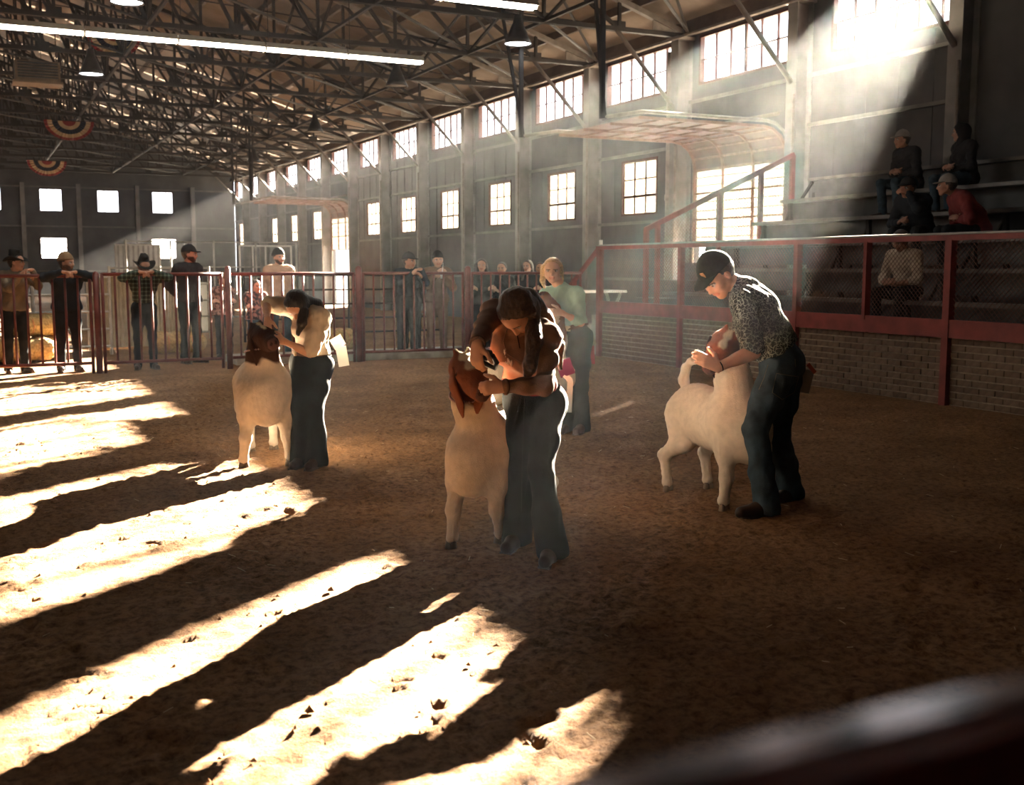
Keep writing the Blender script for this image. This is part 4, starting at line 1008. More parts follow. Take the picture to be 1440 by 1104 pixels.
# brown-headed goat and the woman in the brown pullover
g2, w2 = place_goat('white goat with brown head and pale blaze, held by the woman in brown', (703, 764), (635, 770), (770, 733), (718, 736), .98,
    at(654, 519, 5.86), at(677, 551, 5.64), BR, .036, RB, .62, ears=(vec(.22, -1, .12), vec(-.10, -1, .25)), top=vec(.3, .6, 1), tail_up=False, hz=1.15)
collar(lerp(at(654, 519, 5.86), w2(.17, 0, .62), .34), unit(at(654, 519, 5.86) - w2(.17, 0, .62)), .112, g2)
J = dict(s=.97, head=at(730, 438, 5.68), neck=at(740, 456, 5.84), pelvis=at(752, 564, 6.05), chest=at(735, 490, 5.86), waist=at(744, 530, 5.98), shL=at(771, 474, 5.76), shR=at(694, 440, 5.93),
    elL=at(765, 543, 5.60), wrL=at(708, 544, 5.50), elR=at(682, 458, 5.66), wrR=at(671, 484, 5.46), hipL=at(770, 574, 6.04), hipR=at(734, 574, 6.02), knL=at(760, 662, 5.86), knR=at(731, 660, 5.98),
    anL=at(776, 768, 5.80), anR=at(727, 750, 6.08), toeL=at(765, 790, 5.62), toeR=at(713, 766, 5.93))
fleece = cloth('brown_fleece', (.25, .14, .088), .12, scale=12)
hB, pB = person('woman in a brown pullover and dark flared jeans bending over the goat in the middle', J, at(692, 565, 5.62) - J['head'], fem=True, top=fleece, tuck=True, hem=.045, legs=denim, flare=.03, loose=.020,
    hair=('long', hair_mat('brown_hair', (.075, .042, .022)), [([at(748, 440, 5.72), at(751, 478, 5.60), at(745, 515, 5.55), at(737, 541, 5.58)], [.045, .042, .034, .010]), ([at(742, 420, 5.78), at(764, 448, 5.86), at(783, 488, 5.98), at(788, 518, 6.05)], [.06, .05, .04, .012])]),
    hands=dict(L=(vec(-1, -.05, .05), vec(-.1, -.3, -1), -1, .62), R=(vec(-.05, -1, .2), vec(.5, -.1, -1), 1, .55)), h=.0065, seed=21, wr_amp=.005, collar_=fleece)
redsh = cloth('rust_shirt', (.16, .026, .022)); 
Fh = Field(); 
J_B = J; fz = J['front']; sd_ = unit(J['shR'] - J['shL']); upt = unit(J['neck'] - J['pelvis'])
Fh.cone(J['waist'] - upt * .03 - sd_ * .04, J['waist'] - upt * .03 + sd_ * .04, .122, .122, None, .02, flat=(fz, .88)).cone(J['waist'] - upt * .12 - sd_ * .04, J['waist'] - upt * .12 + sd_ * .04, .132, .132, None, .03, flat=(fz, .88)).cut(J['pelvis'] + upt * .10, -upt).cut(J['waist'] + upt * .02, upt)
link('shirt_tail', Fh.mesh('shirt_tail', .0075, redsh, ripple(.003, .06, 2)), hB)
lg = MB(); lc = J['chest'] + fz * .131 - upt * .02
thr = mat('white_thread', (.62, .55, .48), .7)
for (a, b) in (((-.03, -.012), (-.03, .03)), ((-.03, .01), (-.008, .03)), ((-.024, .012), (-.006, -.012)), ((0, -.014), (.004, .024)), ((.004, .024), (.022, -.014)), ((.022, -.014), (.027, .02)), ((-.02, .05), (-.006, .05)), ((-.013, .036), (-.013, .066))):
    lg.bar(lc + sd_ * -a[0] + upt * a[1], lc + sd_ * -b[0] + upt * b[1], .006, .012, up=fz)
obj('embroidered_letters', lg, thr, hB)
obj('exhibitor_card', MB().bar(at(791, 506, 6.14), at(799, 528, 6.15), .085, .004, up=vec(0, 0, 1)), mat('purple_card', (.10, .022, .085), .7), hB)
obj('ribbon', MB().bar(at(794, 527, 6.15), at(803, 536, 6.15), .03, .004, up=vec(0, .3, 1)).bar(at(802, 535, 6.15), at(800, 580, 6.16), .032, .004, up=vec(0, 0, 1)), PAPER, hB)
ck = thing('show_lead', 'black leather show lead looped under the hand above the blazed goat head', 'lead', tuple(at(682, 500, 5.5)))
ckm = mat('black_leather', (.02, .018, .018), .4)
obj('strap', MB().tube([at(664, 492, 5.47), at(672, 503, 5.45), at(684, 504, 5.46), at(693, 500, 5.5), at(699, 510, 5.56), at(696, 518, 5.62), at(684, 512, 5.62), at(672, 506, 5.6)], .012, 8), ckm, ck, True)
obj('handle', MB().tube([at(672, 498, 5.45), at(690, 497, 5.5)], [.022, .018], 10), ckm, ck, True)
# white-tailed goat and the man in the vine-print shirt
g3, w3 = place_goat('white goat with raised tail and brown face, held by the man in the cap', (1072, 712), (1018, 717), (986, 683), (930, 687), 1.02,
    at(1018, 483, 7.02), at(1000, 514, 6.84), RB, .022, DK, .74, ears=(vec(.1, -1, .1), vec(.1, -1, .1)), top=vec(.5, .9, -.1), hz=1.12)
J = dict(s=1.07, head=at(1010, 388, 6.93), neck=at(1044, 405, 6.95), pelvis=at(1100, 510, 7.0), chest=at(1066, 434, 6.96), waist=at(1086, 476, 6.98), shL=at(1046, 428, 6.77), shR=at(1054, 420, 7.15),
    elL=at(1060, 495, 6.66), wrL=at(1010, 516, 6.62), elR=at(1042, 492, 7.22), wrR=at(1024, 522, 7.06), hipL=at(1094, 522, 6.90), hipR=at(1106, 518, 7.12), knL=at(1062, 604, 6.8), knR=at(1094, 608, 7.15),
    anL=at(1078, 707, 6.85), anR=at(1112, 689, 7.28), toeL=at(1045, 722, 6.78), toeR=at(1088, 704, 7.16))
def vine():
    m = cloth('vine_print', (.02, .022, .022)); nt = m.node_tree; L = nt.links; b = nt.nodes['Principled BSDF']
    tc = nd(nt, 'ShaderNodeTexCoord'); nz = nd(nt, 'ShaderNodeTexNoise', Scale=24.0, Detail=2.0); ad = nd(nt, 'ShaderNodeMix', data_type='RGBA'); ad.inputs[0].default_value = .06
    vo = nd(nt, 'ShaderNodeTexVoronoi', feature='DISTANCE_TO_EDGE'); vo.inputs['Scale'].default_value = 40
    L.new(tc.outputs['Object'], nz.inputs['Vector']); L.new(tc.outputs['Object'], ad.inputs[6]); L.new(nz.outputs['Color'], ad.inputs[7]); L.new(ad.outputs[2], vo.inputs['Vector'])
    r = nd(nt, 'ShaderNodeValToRGB'); e = r.color_ramp.elements; e[0].position = .025; e[1].position = .07; e[0].color = (.30, .31, .26, 1); e[1].color = (.022, .026, .024, 1)
    L.new(vo.outputs['Distance'], r.inputs[0]); L.new(r.outputs[0], b.inputs['Base Color']); return m
capm = cloth('black_cap', (.028, .032, .028), .2)
hC, pC = person('man in dark cap, vine-print shirt and jeans bending over the raised-tail goat', J, at(984, 420, 6.86) - J['head'], hup=vec(-.3, 1, 0), sk=(.60, .30, .19), top=vine(), sleeve='short', tuck=True, hem=-.035, legs=denim2, flare=.012, legr=1.06, loose=.022,
    hair=('short', hair_mat('dark_hair', (.035, .022, .015))), hat=('cap', capm), hands=dict(L=(vec(-.75, .35, .1), vec(-.3, .1, -1), -1, .35), R=(vec(-.8, .2, .4), vec(-.3, 0, 1), 1, .5)), h=.007, seed=31, wr_amp=.005, collar_=MATS['vine_print'])
st_ = MB(); hp, kn = J['hipL'], J['knL']; o_ = CAMV * .115
dt = unit(kn - hp); px = unit(np.cross(dt, CAMV))
obj('wrist_band', MB().tube([J['wrL'] + perp(J['wrL'] - J['elL'])[0] * .031 * math.cos(t) + perp(J['wrL'] - J['elL'])[1] * .031 * math.sin(t) - unit(J['wrL'] - J['elL']) * .015 for t in np.linspace(0, 2 * PI, 13)], .004, 5), blackc, hC, True)
obj('exhibitor_card', MB().bar(at(1136, 520, 7.08), at(1128, 552, 7.1), .10, .004, up=vec(.3, 0, 1)), mat('grey_card', (.22, .21, .18), .7), hC)
obj('back_pocket_tag', MB().bar(at(1136, 512, 7.06), at(1146, 524, 7.1), .025, .01, up=vec(0, 0, 1)), mat('orange_tag', (.5, .12, .06), .7), hC)
bd = MB(); hc3 = J['head']; fC, uC, rC = head_frame(at(984, 420, 6.86) - hc3, vec(-.3, 1, 0))
q3 = hc3 + (fC * .092 + uC * .085 - rC * .02) * 1.07
bd.bar(q3 - uC * .018, q3 + uC * .018, .03, .006, up=fC)
obj('cap_badge', bd, mat('badge_thread', (.45, .2, .09), .7), hC)
from mathutils.bvhtree import BVHTree
def stitch(par, pts, m, r=.0022, part='trousers'):
    """a seam laid on the surface of PAR along photograph pixels"""
    tr = [c for c in par.children if c.name.startswith(part)][0]; me = tr.data; off = np.array(wloc(tr))
    V = [v.co for v in me.vertices]; bv = BVHTree.FromPolygons(V, [p.vertices[:] for p in me.polygons]); out = []
    for (xa, ya), (xb, yb) in zip(pts, pts[1:]):
        for t in np.linspace(0, 1, 7):
            o = A(0, 0, EYE) - off; d = unit(at(xa + (xb - xa) * t, ya + (yb - ya) * t, 5) - A(0, 0, EYE)); h_ = bv.ray_cast(Vector(o), Vector(d))
            if h_[0] is not None: out.append(np.array(h_[0]) + off - d * .002)
    if len(out) > 1: obj('seam', MB().tube(out, r, 4), m, par)
thread = mat('jean_thread', (.16, .15, .12), .8)
stitch(hC, [(1123, 530), (1092, 525), (1086, 552), (1100, 562), (1117, 552), (1123, 530)], thread)
stitch(hC, [(1080, 513), (1074, 532), (1067, 548)], thread)
stitch(hC, [(1118, 505), (1119, 516)], thread)
stitch(hB, [(738, 560), (736, 600), (734, 660), (733, 720)], mat('dark_thread', (.012, .016, .018), .8))
stitch(hB, [(714, 458), (708, 480), (712, 497), (734, 511), (754, 513)], mat('fleece_edge', (.34, .19, .12), .8), .004, 'top')
stitch(hB, [(716, 452), (727, 470), (731, 490)], mat('zip_tape', (.05, .03, .02), .6), .004, 'top')
for q in 'LR':
    d_ = unit(J_B['wr' + q] - J_B['el' + q]); x_, y_ = perp(d_); c_ = lerp(J_B['el' + q], J_B['wr' + q], .95)
    obj('cuff', MB().tube([c_ + (x_ * math.cos(t) + y_ * math.sin(t)) * .034 for t in np.linspace(0, 2 * PI, 17)], .0095, 6), mat('cuff_rib', (.11, .06, .04), .9), hB, True)
# goat behind, and the woman in mint
g4, w4 = place_goat('white goat half hidden behind the woman in brown, held by the woman in mint', (784, 604), (790, 608), (700, 604), (704, 609), 1.04,
    at(781, 447, 10.1), at(764, 418, 10.0), BR, .012, BR, .60, ears=(vec(.1, -1, .1), vec(.1, -1, -.1)), top=vec(-.8, .3, .3), tail_up=False)
J = dict(s=.96, head=at(777, 381, 10.12), neck=at(790, 407, 10.2), pelvis=at(807, 474, 10.25), chest=at(793, 426, 10.2), waist=at(800, 452, 10.24), shL=at(812, 414, 10.12), shR=at(769, 414, 10.24),
    elL=at(817, 454, 10.05), wrL=at(790, 440, 9.92), elR=at(766, 452, 10.2), wrR=at(774, 462, 10.0), hipL=at(818, 480, 10.26), hipR=at(796, 480, 10.26), knL=at(817, 544, 10.2), knR=at(798, 545, 10.22),
    anL=at(819, 597, 10.2), anR=at(797, 597, 10.25), toeL=at(810, 606, 10.04), toeR=at(790, 605, 10.1))
mint = cloth('mint_shirt', (.33, .50, .43), .08)
blond = hair_mat('blonde_hair', (.46, .29, .14))
hD, pD = person('blonde woman in a mint shirt and dark jeans standing behind the woman in brown', J, A(0, 0, 1.35) - J['head'] + RTV * -.8, sk=(.60, .36, .26), fem=True, top=mint, sleeve='rolled', tuck=True, legs=denim, flare=.02, belt=cloth('brown_belt', (.07, .04, .025)), h=.0085, seed=41,
    hair=('bun', blond, [([at(764, 376, 10.2), at(763, 395, 10.18), at(767, 408, 10.2)], [.028, .022, .010]), ([at(789, 378, 10.2), at(792, 394, 10.2)], [.022, .008])]), collar_=mint,
    hands=dict(L=(vec(-.9, .1, .3), vec(-.3, -.2, -1), -1, .5), R=(vec(.3, .5, .4), vec(.2, .2, -1), 1, .5)))
obj('exhibitor_card', MB().bar(at(830, 486, 10.36), at(831, 512, 10.38), .075, .004, up=vec(0, 0, 1)), mat('red_card', (.45, .05, .05), .7), hD)
obj('card_clip', MB().bar(at(829, 470, 10.34), at(834, 486, 10.36), .07, .005, up=vec(0, .3, 1)), mat('tan_card', (.40, .26, .17), .7), hD)
# ---------------------------------------------------------------- onlookers
def stand(x, y, ang, H, look=None, arms='rail', lean=0.0, ground=0.0, nod=0.0):
    """joints of a standing figure; ang = facing in degrees from +X; arms: rail, down, behind, drink, folded"""
    s = H / 1.75; a = math.radians(ang); f = A(math.cos(a), math.sin(a), 0); l = A(-math.sin(a), math.cos(a), 0); o = A(x, y, ground); u = A(0, 0, 1)
    def q(F_, L_, Z): return o + f * F_ * s + l * L_ * s + u * Z * s
    J = dict(s=s, ground=ground, pelvis=q(0, 0, .95), neck=q(.02 + lean, 0, 1.46 - lean * .3), head=q(.05 + lean * 1.25, 0, 1.635 - lean * .45), chest=q(.02 + lean * .7, 0, 1.30 - lean * .15), waist=q(.015 + lean * .3, 0, 1.12))
    for t, n in ((1, 'L'), (-1, 'R')):
        J['sh' + n] = q(.0 + lean * .95, .175 * t, 1.42 - lean * .28); J['hip' + n] = q(0, .09 * t, .93); J['kn' + n] = q(.03, .105 * t, .50); J['an' + n] = q(0, .115 * t, .085); J['toe' + n] = q(.19, .16 * t, .02)
        if arms == 'rail2':
            J['wr' + n] = A(*(J['sh' + n] * A(1, 1, 0))) + f * (.37 * s) - l * (.10 * t - .05) * s + u * (ground + 1.455 + .03 * t); J['el' + n] = ik(J['sh' + n], J['wr' + n], .30 * s, .27 * s, l * t * .45 - u)
        elif arms == 'rail':
            J['wr' + n] = A(*(J['sh' + n] * A(1, 1, 0))) + f * (.37 * s) - l * .07 * t * s + u * (ground + 1.455); J['el' + n] = ik(J['sh' + n], J['wr' + n], .30 * s, .27 * s, l * t * 1.0 - u * .25)
        elif arms == 'behind':
            J['wr' + n] = q(-.15, .05 * t, .98); J['el' + n] = ik(J['sh' + n], J['wr' + n], .30 * s, .27 * s, l * t - f * .5)
        elif arms == 'drink':
            J['wr' + n] = q(.24 + lean, .05 * t, 1.33 + (.08 if t < 0 else 0)); J['el' + n] = ik(J['sh' + n], J['wr' + n], .30 * s, .27 * s, l * t * .7 - u)
        elif arms == 'folded':
            J['wr' + n] = q(.17, -.10 * t, 1.20); J['el' + n] = ik(J['sh' + n], J['wr' + n], .30 * s, .27 * s, l * t * .6 - u)
        else:
            J['wr' + n] = q(.05, .25 * t, .90); J['el' + n] = ik(J['sh' + n], J['wr' + n], .31 * s, .28 * s, -f)
    J['f'], J['l'] = f, l
    fd = f if look is None else A(math.cos(math.radians(look)), math.sin(math.radians(look)), 0)
    return J, fd - u * nod
def sit(x, y, z, ang, H, look=None, lean=.1, hand='knees', floor=None, spread=.16):
    """seated figure: hips over x, y on a plank at height z; feet on floor"""
    s = H / 1.75; a = math.radians(ang); f = A(math.cos(a), math.sin(a), 0); l = A(-math.sin(a), math.cos(a), 0); o = A(x, y, z); u = A(0, 0, 1)
    floor = z - .42 if floor is None else floor
    def q(F_, L_, Z): return o + f * F_ * s + l * L_ * s + u * Z * s
    J = dict(s=s, seated=True, ground=floor, pelvis=q(0, 0, .11), neck=q(.02 + lean, 0, .60 - lean * .25), head=q(.05 + lean * 1.35, 0, .775 - lean * .45), chest=q(.01 + lean * .7, 0, .46 - lean * .12), waist=q(lean * .25, 0, .28), pelvis_up=unit(f * .1 + u))
    for t, n in ((1, 'L'), (-1, 'R')):
        J['sh' + n] = q(lean * .95, .175 * t, .565 - lean * .25); J['hip' + n] = q(.02, .09 * t, .10); J['kn' + n] = q(.43, spread * t, .10)
        J['an' + n] = A(*J['kn' + n]); J['an' + n][2] = floor + .085 * s; J['an' + n] = J['an' + n] - f * .06; J['toe' + n] = J['an' + n] + f * .18
        if hand == 'knees': J['wr' + n] = q(.36, (.06) * t, .20)
        elif hand == 'mouth': J['wr' + n] = q(.22 + lean, .06 * t, .60 if t > 0 else .22)
        elif hand == 'lap': J['wr' + n] = q(.28, .03 * t, .24)
        J['el' + n] = ik(J['sh' + n], J['wr' + n], .30 * s, .27 * s, l * t * .5 - u * .6 - f * .2)
    J['f'], J['l'] = f, l
    fd = f if look is None else A(math.cos(math.radians(look)), math.sin(math.radians(look)), 0)
    return J, fd
def plaid(name, c1, c2):
    m = cloth(name, c1); nt = m.node_tree; L = nt.links; b = nt.nodes['Principled BSDF']; tc = nd(nt, 'ShaderNodeTexCoord'); sp = nd(nt, 'ShaderNodeSeparateXYZ'); L.new(tc.outputs['Object'], sp.inputs[0])
    fac = []
    for ax in (0, 2):
        ma = nd(nt, 'ShaderNodeMath', operation='MULTIPLY'); ma.inputs[1].default_value = 17.0; fr = nd(nt, 'ShaderNodeMath', operation='FRACT'); gt = nd(nt, 'ShaderNodeMath', operation='GREATER_THAN'); gt.inputs[1].default_value = .66
        L.new(sp.outputs[ax], ma.inputs[0]); L.new(ma.outputs[0], fr.inputs[0]); L.new(fr.outputs[0], gt.inputs[0]); fac.append(gt)
    ad = nd(nt, 'ShaderNodeMath', operation='ADD'); L.new(fac[0].outputs[0], ad.inputs[0]); L.new(fac[1].outputs[0], ad.inputs[1])
    r = nd(nt, 'ShaderNodeValToRGB'); r.color_ramp.interpolation = 'CONSTANT'; e = r.color_ramp.elements; e[0].color = (*c1, 1); e[1].position = .4; e[1].color = (*c2, 1); x = e.new(.9); x.color = (*[min(1, v * 2.2) for v in c2], 1)
    hf = nd(nt, 'ShaderNodeMath', operation='MULTIPLY'); hf.inputs[1].default_value = .5; L.new(ad.outputs[0], hf.inputs[0]); L.new(hf.outputs[0], r.inputs[0]); L.new(r.outputs[0], b.inputs['Base Color']); return m
def patchy(name, c1, c2, sc=22.0): return mat(name, c1, .85, var=0, scale=sc, col2=c2, bump=.2, bscale=120, spec=.15, ramp=(.46, .54))
navy = cloth('navy_jacket', (.016, .020, .026)); olive = cloth('tan_shirt', (.16, .13, .095)); grey = cloth('grey_tee', (.15, .15, .14)); beige = cloth('beige_hoodie', (.36, .25, .17), .1)
brownj = cloth('brown_jacket', (.12, .07, .045)); redj = cloth('red_jacket', (.17, .035, .035)); paleh = cloth('pale_shirt', (.42, .36, .29), .1); pinkp = patchy('pink_patterned_jacket', (.30, .17, .14), (.07, .04, .035)); kidp = patchy('dark_patterned_jacket', (.24, .12, .105), (.03, .03, .035))
blk = hair_mat('black_hair', None); brn = hair_mat('dark_hair', None); G = 'onlookers along the ring fence'
def rail_hands(J): return dict(L=(-J['l'] + J['f'] * .3, -A(0, 0, 1), -1, .5, 1.15), R=(J['l'] + J['f'] * .3, -A(0, 0, 1), 1, .5, 1.15))
def down_hands(J): return dict(L=(A(0, 0, -1) + J['f'] * .2, -J['l'], -1, .45, 1.1), R=(A(0, 0, -1) + J['f'] * .2, J['l'], 1, .45, 1.1))
def front_hands(J): return dict(L=(J['f'] * .4 - J['l'] * .6 + A(0, 0, .3), J['f'] * -.3 + A(0, 0, -.4) - J['l'] * .4, -1, .6, 1.1), R=(J['f'] * .4 + J['l'] * .6 + A(0, 0, .3), J['f'] * -.3 + A(0, 0, -.4) + J['l'] * .4, 1, .6, 1.1))
HS = .0115
blackfelt = cloth('black_felt', (.016, .015, .014)); tanknit = cloth('tan_knit', (.19, .125, .075)); dkcap = cloth('charcoal_cap', (.02, .021, .022)); vest = cloth('dark_vest', (.022, .022, .024))
J, fd = stand(.57, 17.40, -75, 1.76, look=-25, lean=.12, arms='rail2'); person('man in a black cowboy hat and tan shirt leaning on the fence', J, fd, sk=(.40, .21, .14), top=olive, legs=blackc, hat=('cowboy', blackfelt), hair=('short', brn), hands=rail_hands(J), h=HS, seed=51, tuck=False)
J, fd = stand(1.27, 17.24, -88, 1.74, look=-38, lean=.10); person('man in a tan knit cap and dark jacket folding his arms on the fence', J, fd, sk=(.40, .22, .15), top=navy, legs=blackc, hat=('beanie', tanknit), hair=('short', brn), beard=(.10, .06, .045), hands=rail_hands(J), h=HS, seed=52, loose=.03, tuck=False)
J, fd = stand(2.33, 17.18, -92, 1.70, look=-80, lean=.12, nod=.35); person('man in a black cowboy hat and dark plaid shirt leaning on the fence', J, fd, sk=(.38, .20, .14), top=plaid('green_plaid', (.020, .028, .026), (.060, .085, .070)), legs=denim, hat=('cowboy', blackfelt), hair=('short', brn), hands=rail_hands(J), h=HS, seed=53, loose=.022)
J, fd = stand(3.12, 17.95, -62, 1.84, look=-25, arms='behind'); person('bearded man in a dark cap and black jacket with hands behind his back', J, fd, sk=(.45, .23, .155), top=vest, legs=denim, hat=('cap', dkcap), hair=('short', brn), beard=(.05, .03, .022), hands=down_hands(J), h=HS, seed=54, loose=.03, tuck=False)
J, fd = stand(3.82, 18.75, -95, 1.38, arms='folded', look=-100); person('child in a tan knit cap and pink patterned jacket beside the bearded man', J, fd, sk=(.52, .29, .20), fem=True, top=pinkp, legs=blackc, hat=('beanie', tanknit), hair=('long', brn, [([J['head'] + A(.08, 0, -.05), J['head'] + A(.09, -.03, -.22)], [.04, .02])]), hands=front_hands(J), h=HS, seed=55, loose=.03, tuck=False, hs=1.12)
J, fd = stand(4.12, 17.7, -90, 1.30, arms='folded', look=-70); person('child in a dark and pink patterned coat behind the fence post', J, fd, sk=(.50, .27, .19), fem=True, top=kidp, legs=denim2, hair=('long', brn, [([J['head'] + A(-.08, 0, -.05), J['head'] + A(-.09, -.03, -.2)], [.04, .02])]), hands=front_hands(J), h=HS, seed=56, loose=.03, tuck=False, hs=1.12)
J, fd = stand(4.72, 18.55, -98, 1.80, arms='down', look=-75); person('man in a beige hooded sweatshirt and dark cap behind the girl in cream', J, fd, sk=(.46, .24, .165), top=beige, legs=denim2, hat=('beanie', dkcap), hair=('short', brn), beard=(.06, .035, .025), hands=down_hands(J), h=HS, seed=57, loose=.034, tuck=False, hood=1)
J, fd = stand(6.62, 17.50, -96, 1.78, look=-60, lean=.10, arms='rail2'); person('man in a navy cap and dark jacket stretching his arm along the fence', J, fd, sk=(.42, .21, .14), top=navy, legs=blackc, hat=('cap', dkcap), hair=('short', brn), hands=rail_hands(J), h=HS, seed=58, loose=.025)
J, fd = stand(7.20, 17.60, -100, 1.78, arms='drink', lean=.06, look=-105); r_, _ = person('person in a brown jacket with black hair sipping a drink at the fence', J, fd, sk=(.42, .22, .15), top=brownj, legs=brownj, hair=('short', blk), hat=('beanie', cloth('black_knit', (.012, .013, .014))), hands=front_hands(J), h=HS, seed=59, loose=.03, tuck=False)
cu = lerp(J['wrL'], J['wrR'], .5) + A(0, -.09, .0)
cp = thing('drink_cup', 'white cup with a straw held by the person in the brown jacket', 'cup', tuple(cu))
obj('cup', MB().lathe(cu - A(0, 0, .06), [(.001, 0), (.028, 0), (.036, .11), (.001, .112)], 14), PAPER, cp, True); obj('straw', pipe(tuple(cu + A(0, 0, .04)), tuple(cu + A(.03, .03, .20)), .005, 6), PAPER, cp)
J, fd = stand(8.05, 17.62, -105, 1.66, arms='folded', look=-115); person('woman with long black hair and a dark coat watching over the fence', J, fd, sk=(.42, .23, .16), fem=True, top=cloth('grey_coat', (.05, .048, .046)), legs=blackc, hair=('long', blk, [([J['head'] + A(.085, .02, .0), J['head'] + A(.10, .0, -.2), J['head'] + A(.09, -.02, -.36)], [.045, .05, .025]), ([J['head'] + A(-.085, .02, .0), J['head'] + A(-.10, .0, -.2), J['head'] + A(-.09, -.02, -.36)], [.045, .05, .025])]), hands=front_hands(J), h=HS, seed=60, loose=.026, tuck=False)
J, fd = stand(8.50, 17.75, -100, 1.60, arms='folded', look=-130); person('person with short black hair low behind the fence, between two dark-haired women', J, fd, sk=(.40, .21, .15), top=vest, legs=blackc, hair=('short', blk), hands=front_hands(J), h=HS, seed=61, loose=.02, tuck=False)
J, fd = stand(9.02, 17.75, -110, 1.64, arms='folded', look=-140); person('dark-haired woman in black peering out beside the head of the blonde woman', J, fd, sk=(.42, .23, .16), fem=True, top=vest, legs=blackc, hair=('long', brn, [([J['head'] + A(.085, .02, .0), J['head'] + A(.10, .0, -.25)], [.045, .03]), ([J['head'] + A(-.085, .02, .0), J['head'] + A(-.10, .0, -.25)], [.045, .03])]), hands=front_hands(J), h=HS, seed=62, loose=.02, tuck=False)
J, fd = stand(9.38, 17.95, -110, 1.60, arms='folded', look=-120); person('person of whom only black hair shows on the far side of the blonde head', J, fd, sk=(.40, .22, .15), top=vest, legs=blackc, hair=('short', blk), hands=front_hands(J), h=HS, seed=63, loose=.02, tuck=False)
J, fd = stand(6.86, 17.95, -100, 1.72, arms='down', look=-90); person('person mostly hidden between the navy-capped man and the one with a drink', J, fd, sk=(.40, .22, .15), top=vest, legs=blackc, hair=('short', blk), hands=down_hands(J), h=HS, seed=64, loose=.02, tuck=False)
# on the bleachers
def seat_at(k): return 10.3 + RUN * k, 1.12 + RISE * k
HB = .010
x, z = seat_at(0); J, fd = sit(x, 10.0, z, 190, 1.74, lean=.11, hand='knees', floor=.70); person('man in a pale shirt sitting bent forward behind the chain-link', J, fd - A(0, 0, .5), sk=(.34, .18, .125), top=paleh, legs=blackc, hair=('short', brn), sleeve='rolled', hands=front_hands(J), h=HB, seed=71, loose=.024, tuck=True)
x, z = seat_at(2); J, fd = sit(x, 10.88, z, 195, 1.74, lean=.26, hand='mouth'); person('man in a dark jacket and cap raising a hand to his mouth on the bleachers', J, fd, look=0, sk=(.36, .18, .125), top=navy, legs=blackc, hat=('cap', dkcap), hair=('short', brn), hands=front_hands(J), h=HB, seed=72, loose=.034)
J, fd = sit(x, 9.95, z, 150, 1.74, lean=.27, hand='lap', look=140); person('man in a red jacket and pale cap on the bleachers', J, fd, sk=(.36, .19, .13), top=redj, legs=blackc, hat=('cap', cloth('grey_cap', (.24, .23, .22))), hair=('short', brn), hands=front_hands(J), h=HB, seed=73, loose=.036)
x, z = seat_at(4); J, fd = sit(x, 12.15, z, 175, 1.74, lean=.12, hand='lap', look=165); person('man in a grey cap with folded hands on the top rows of the bleachers', J, fd, sk=(.36, .19, .13), top=vest, legs=denim2, hat=('cap', cloth('grey_cap', None)), hair=('short', brn), hands=front_hands(J), h=HB, seed=74, loose=.03)
J, fd = sit(x, 11.15, z, 165, 1.68, lean=.06, hand='lap', look=125); person('woman in a black hood and blue jeans on the top rows of the bleachers', J, fd, sk=(.36, .20, .14), fem=True, top=vest, legs=denim2, hat=('hoodup', vest), hair=('short', brn), hands=front_hands(J), h=HB, seed=75, loose=.032)
# ---------------------------------------------------------------- pens and clutter beyond the ring
galv = mat('pen_galvanised', (.34, .33, .30), .4, metal=.5, var=.2)
whitem = mat('white_panel', (.62, .62, .58), .6, var=.1)
def pen(x0, x1, y, label, h=1.35, n=5, m=None, solid=False):
    t = thing('stock_pen', label, 'pen panel', ((x0 + x1) / 2, y, 0), 'stock pen panels'); m = m or galv
    for i in range(n): obj('rail', pipe((x0, y, .15 + (h - .15) * i / (n - 1)), (x1, y, .15 + (h - .15) * i / (n - 1)), .022, 6), m, t)
    k = max(2, round((x1 - x0) / 1.2))
    for i in range(k + 1): obj('post', pipe((x0 + (x1 - x0) * i / k, y, 0), (x0 + (x1 - x0) * i / k, y, h + .04), .028, 6), m, t)
    if solid:
        for i in range(k): obj('sheet', MB().box(x0 + (x1 - x0) * i / k + .04, x0 + (x1 - x0) * (i + 1) / k - .04, y + .03, y + .04, .16, h * .8), whitem, t)
    return t
pen(-1.5, 2.2, 20.4, 'pen panel with five rails behind the man in the tan knit cap')
pen(5.0, 9.4, 22.5, 'pen panel with five rails behind the girl in cream and the navy-capped man', m=steelm)
pen(2.6, 4.6, 24.0, 'pen panel backed with white sheets behind the plaid shirted man', h=1.5, solid=True)
pen(3.8, 8.4, 31.0, 'far pen panel deep in the hall beyond the beige sweatshirt', h=2.2, n=4)
wv = thing('corrugated_screen', 'pale corrugated sheet screen catching light behind the plaid shirt', 'screen', (2.6, 21.5, 0))
mb = MB(); n = 60
for i in range(n):
    xa, xb = 1.95 + 1.9 * i / n, 1.95 + 1.9 * (i + 1) / n
    mb.quad((xa, 21.5 + (.02 if i % 2 else -.02), .05), (xb, 21.5 + (-.02 if i % 2 else .02), .05), (xb, 21.5 + (-.02 if i % 2 else .02), 1.35), (xa, 21.5 + (.02 if i % 2 else -.02), 1.35))
obj('sheet', mb, mat('screen_sheet', (.36, .30, .20), .6, var=.15), wv); obj('cap_rail', pipe((1.9, 21.5, 1.37), (3.9, 21.5, 1.37), .03), galv, wv)
for x in (1.95, 3.85): obj('post', pipe((x, 21.54, 0), (x, 21.54, 1.37), .03), galv, wv)
ml = mat('mesh_wire_light', (.4, .33, .27), .5, metal=.3)
hay = mat('hay', (.36, .25, .11), .95, var=.35, scale=25, bump=.6, bscale=80)
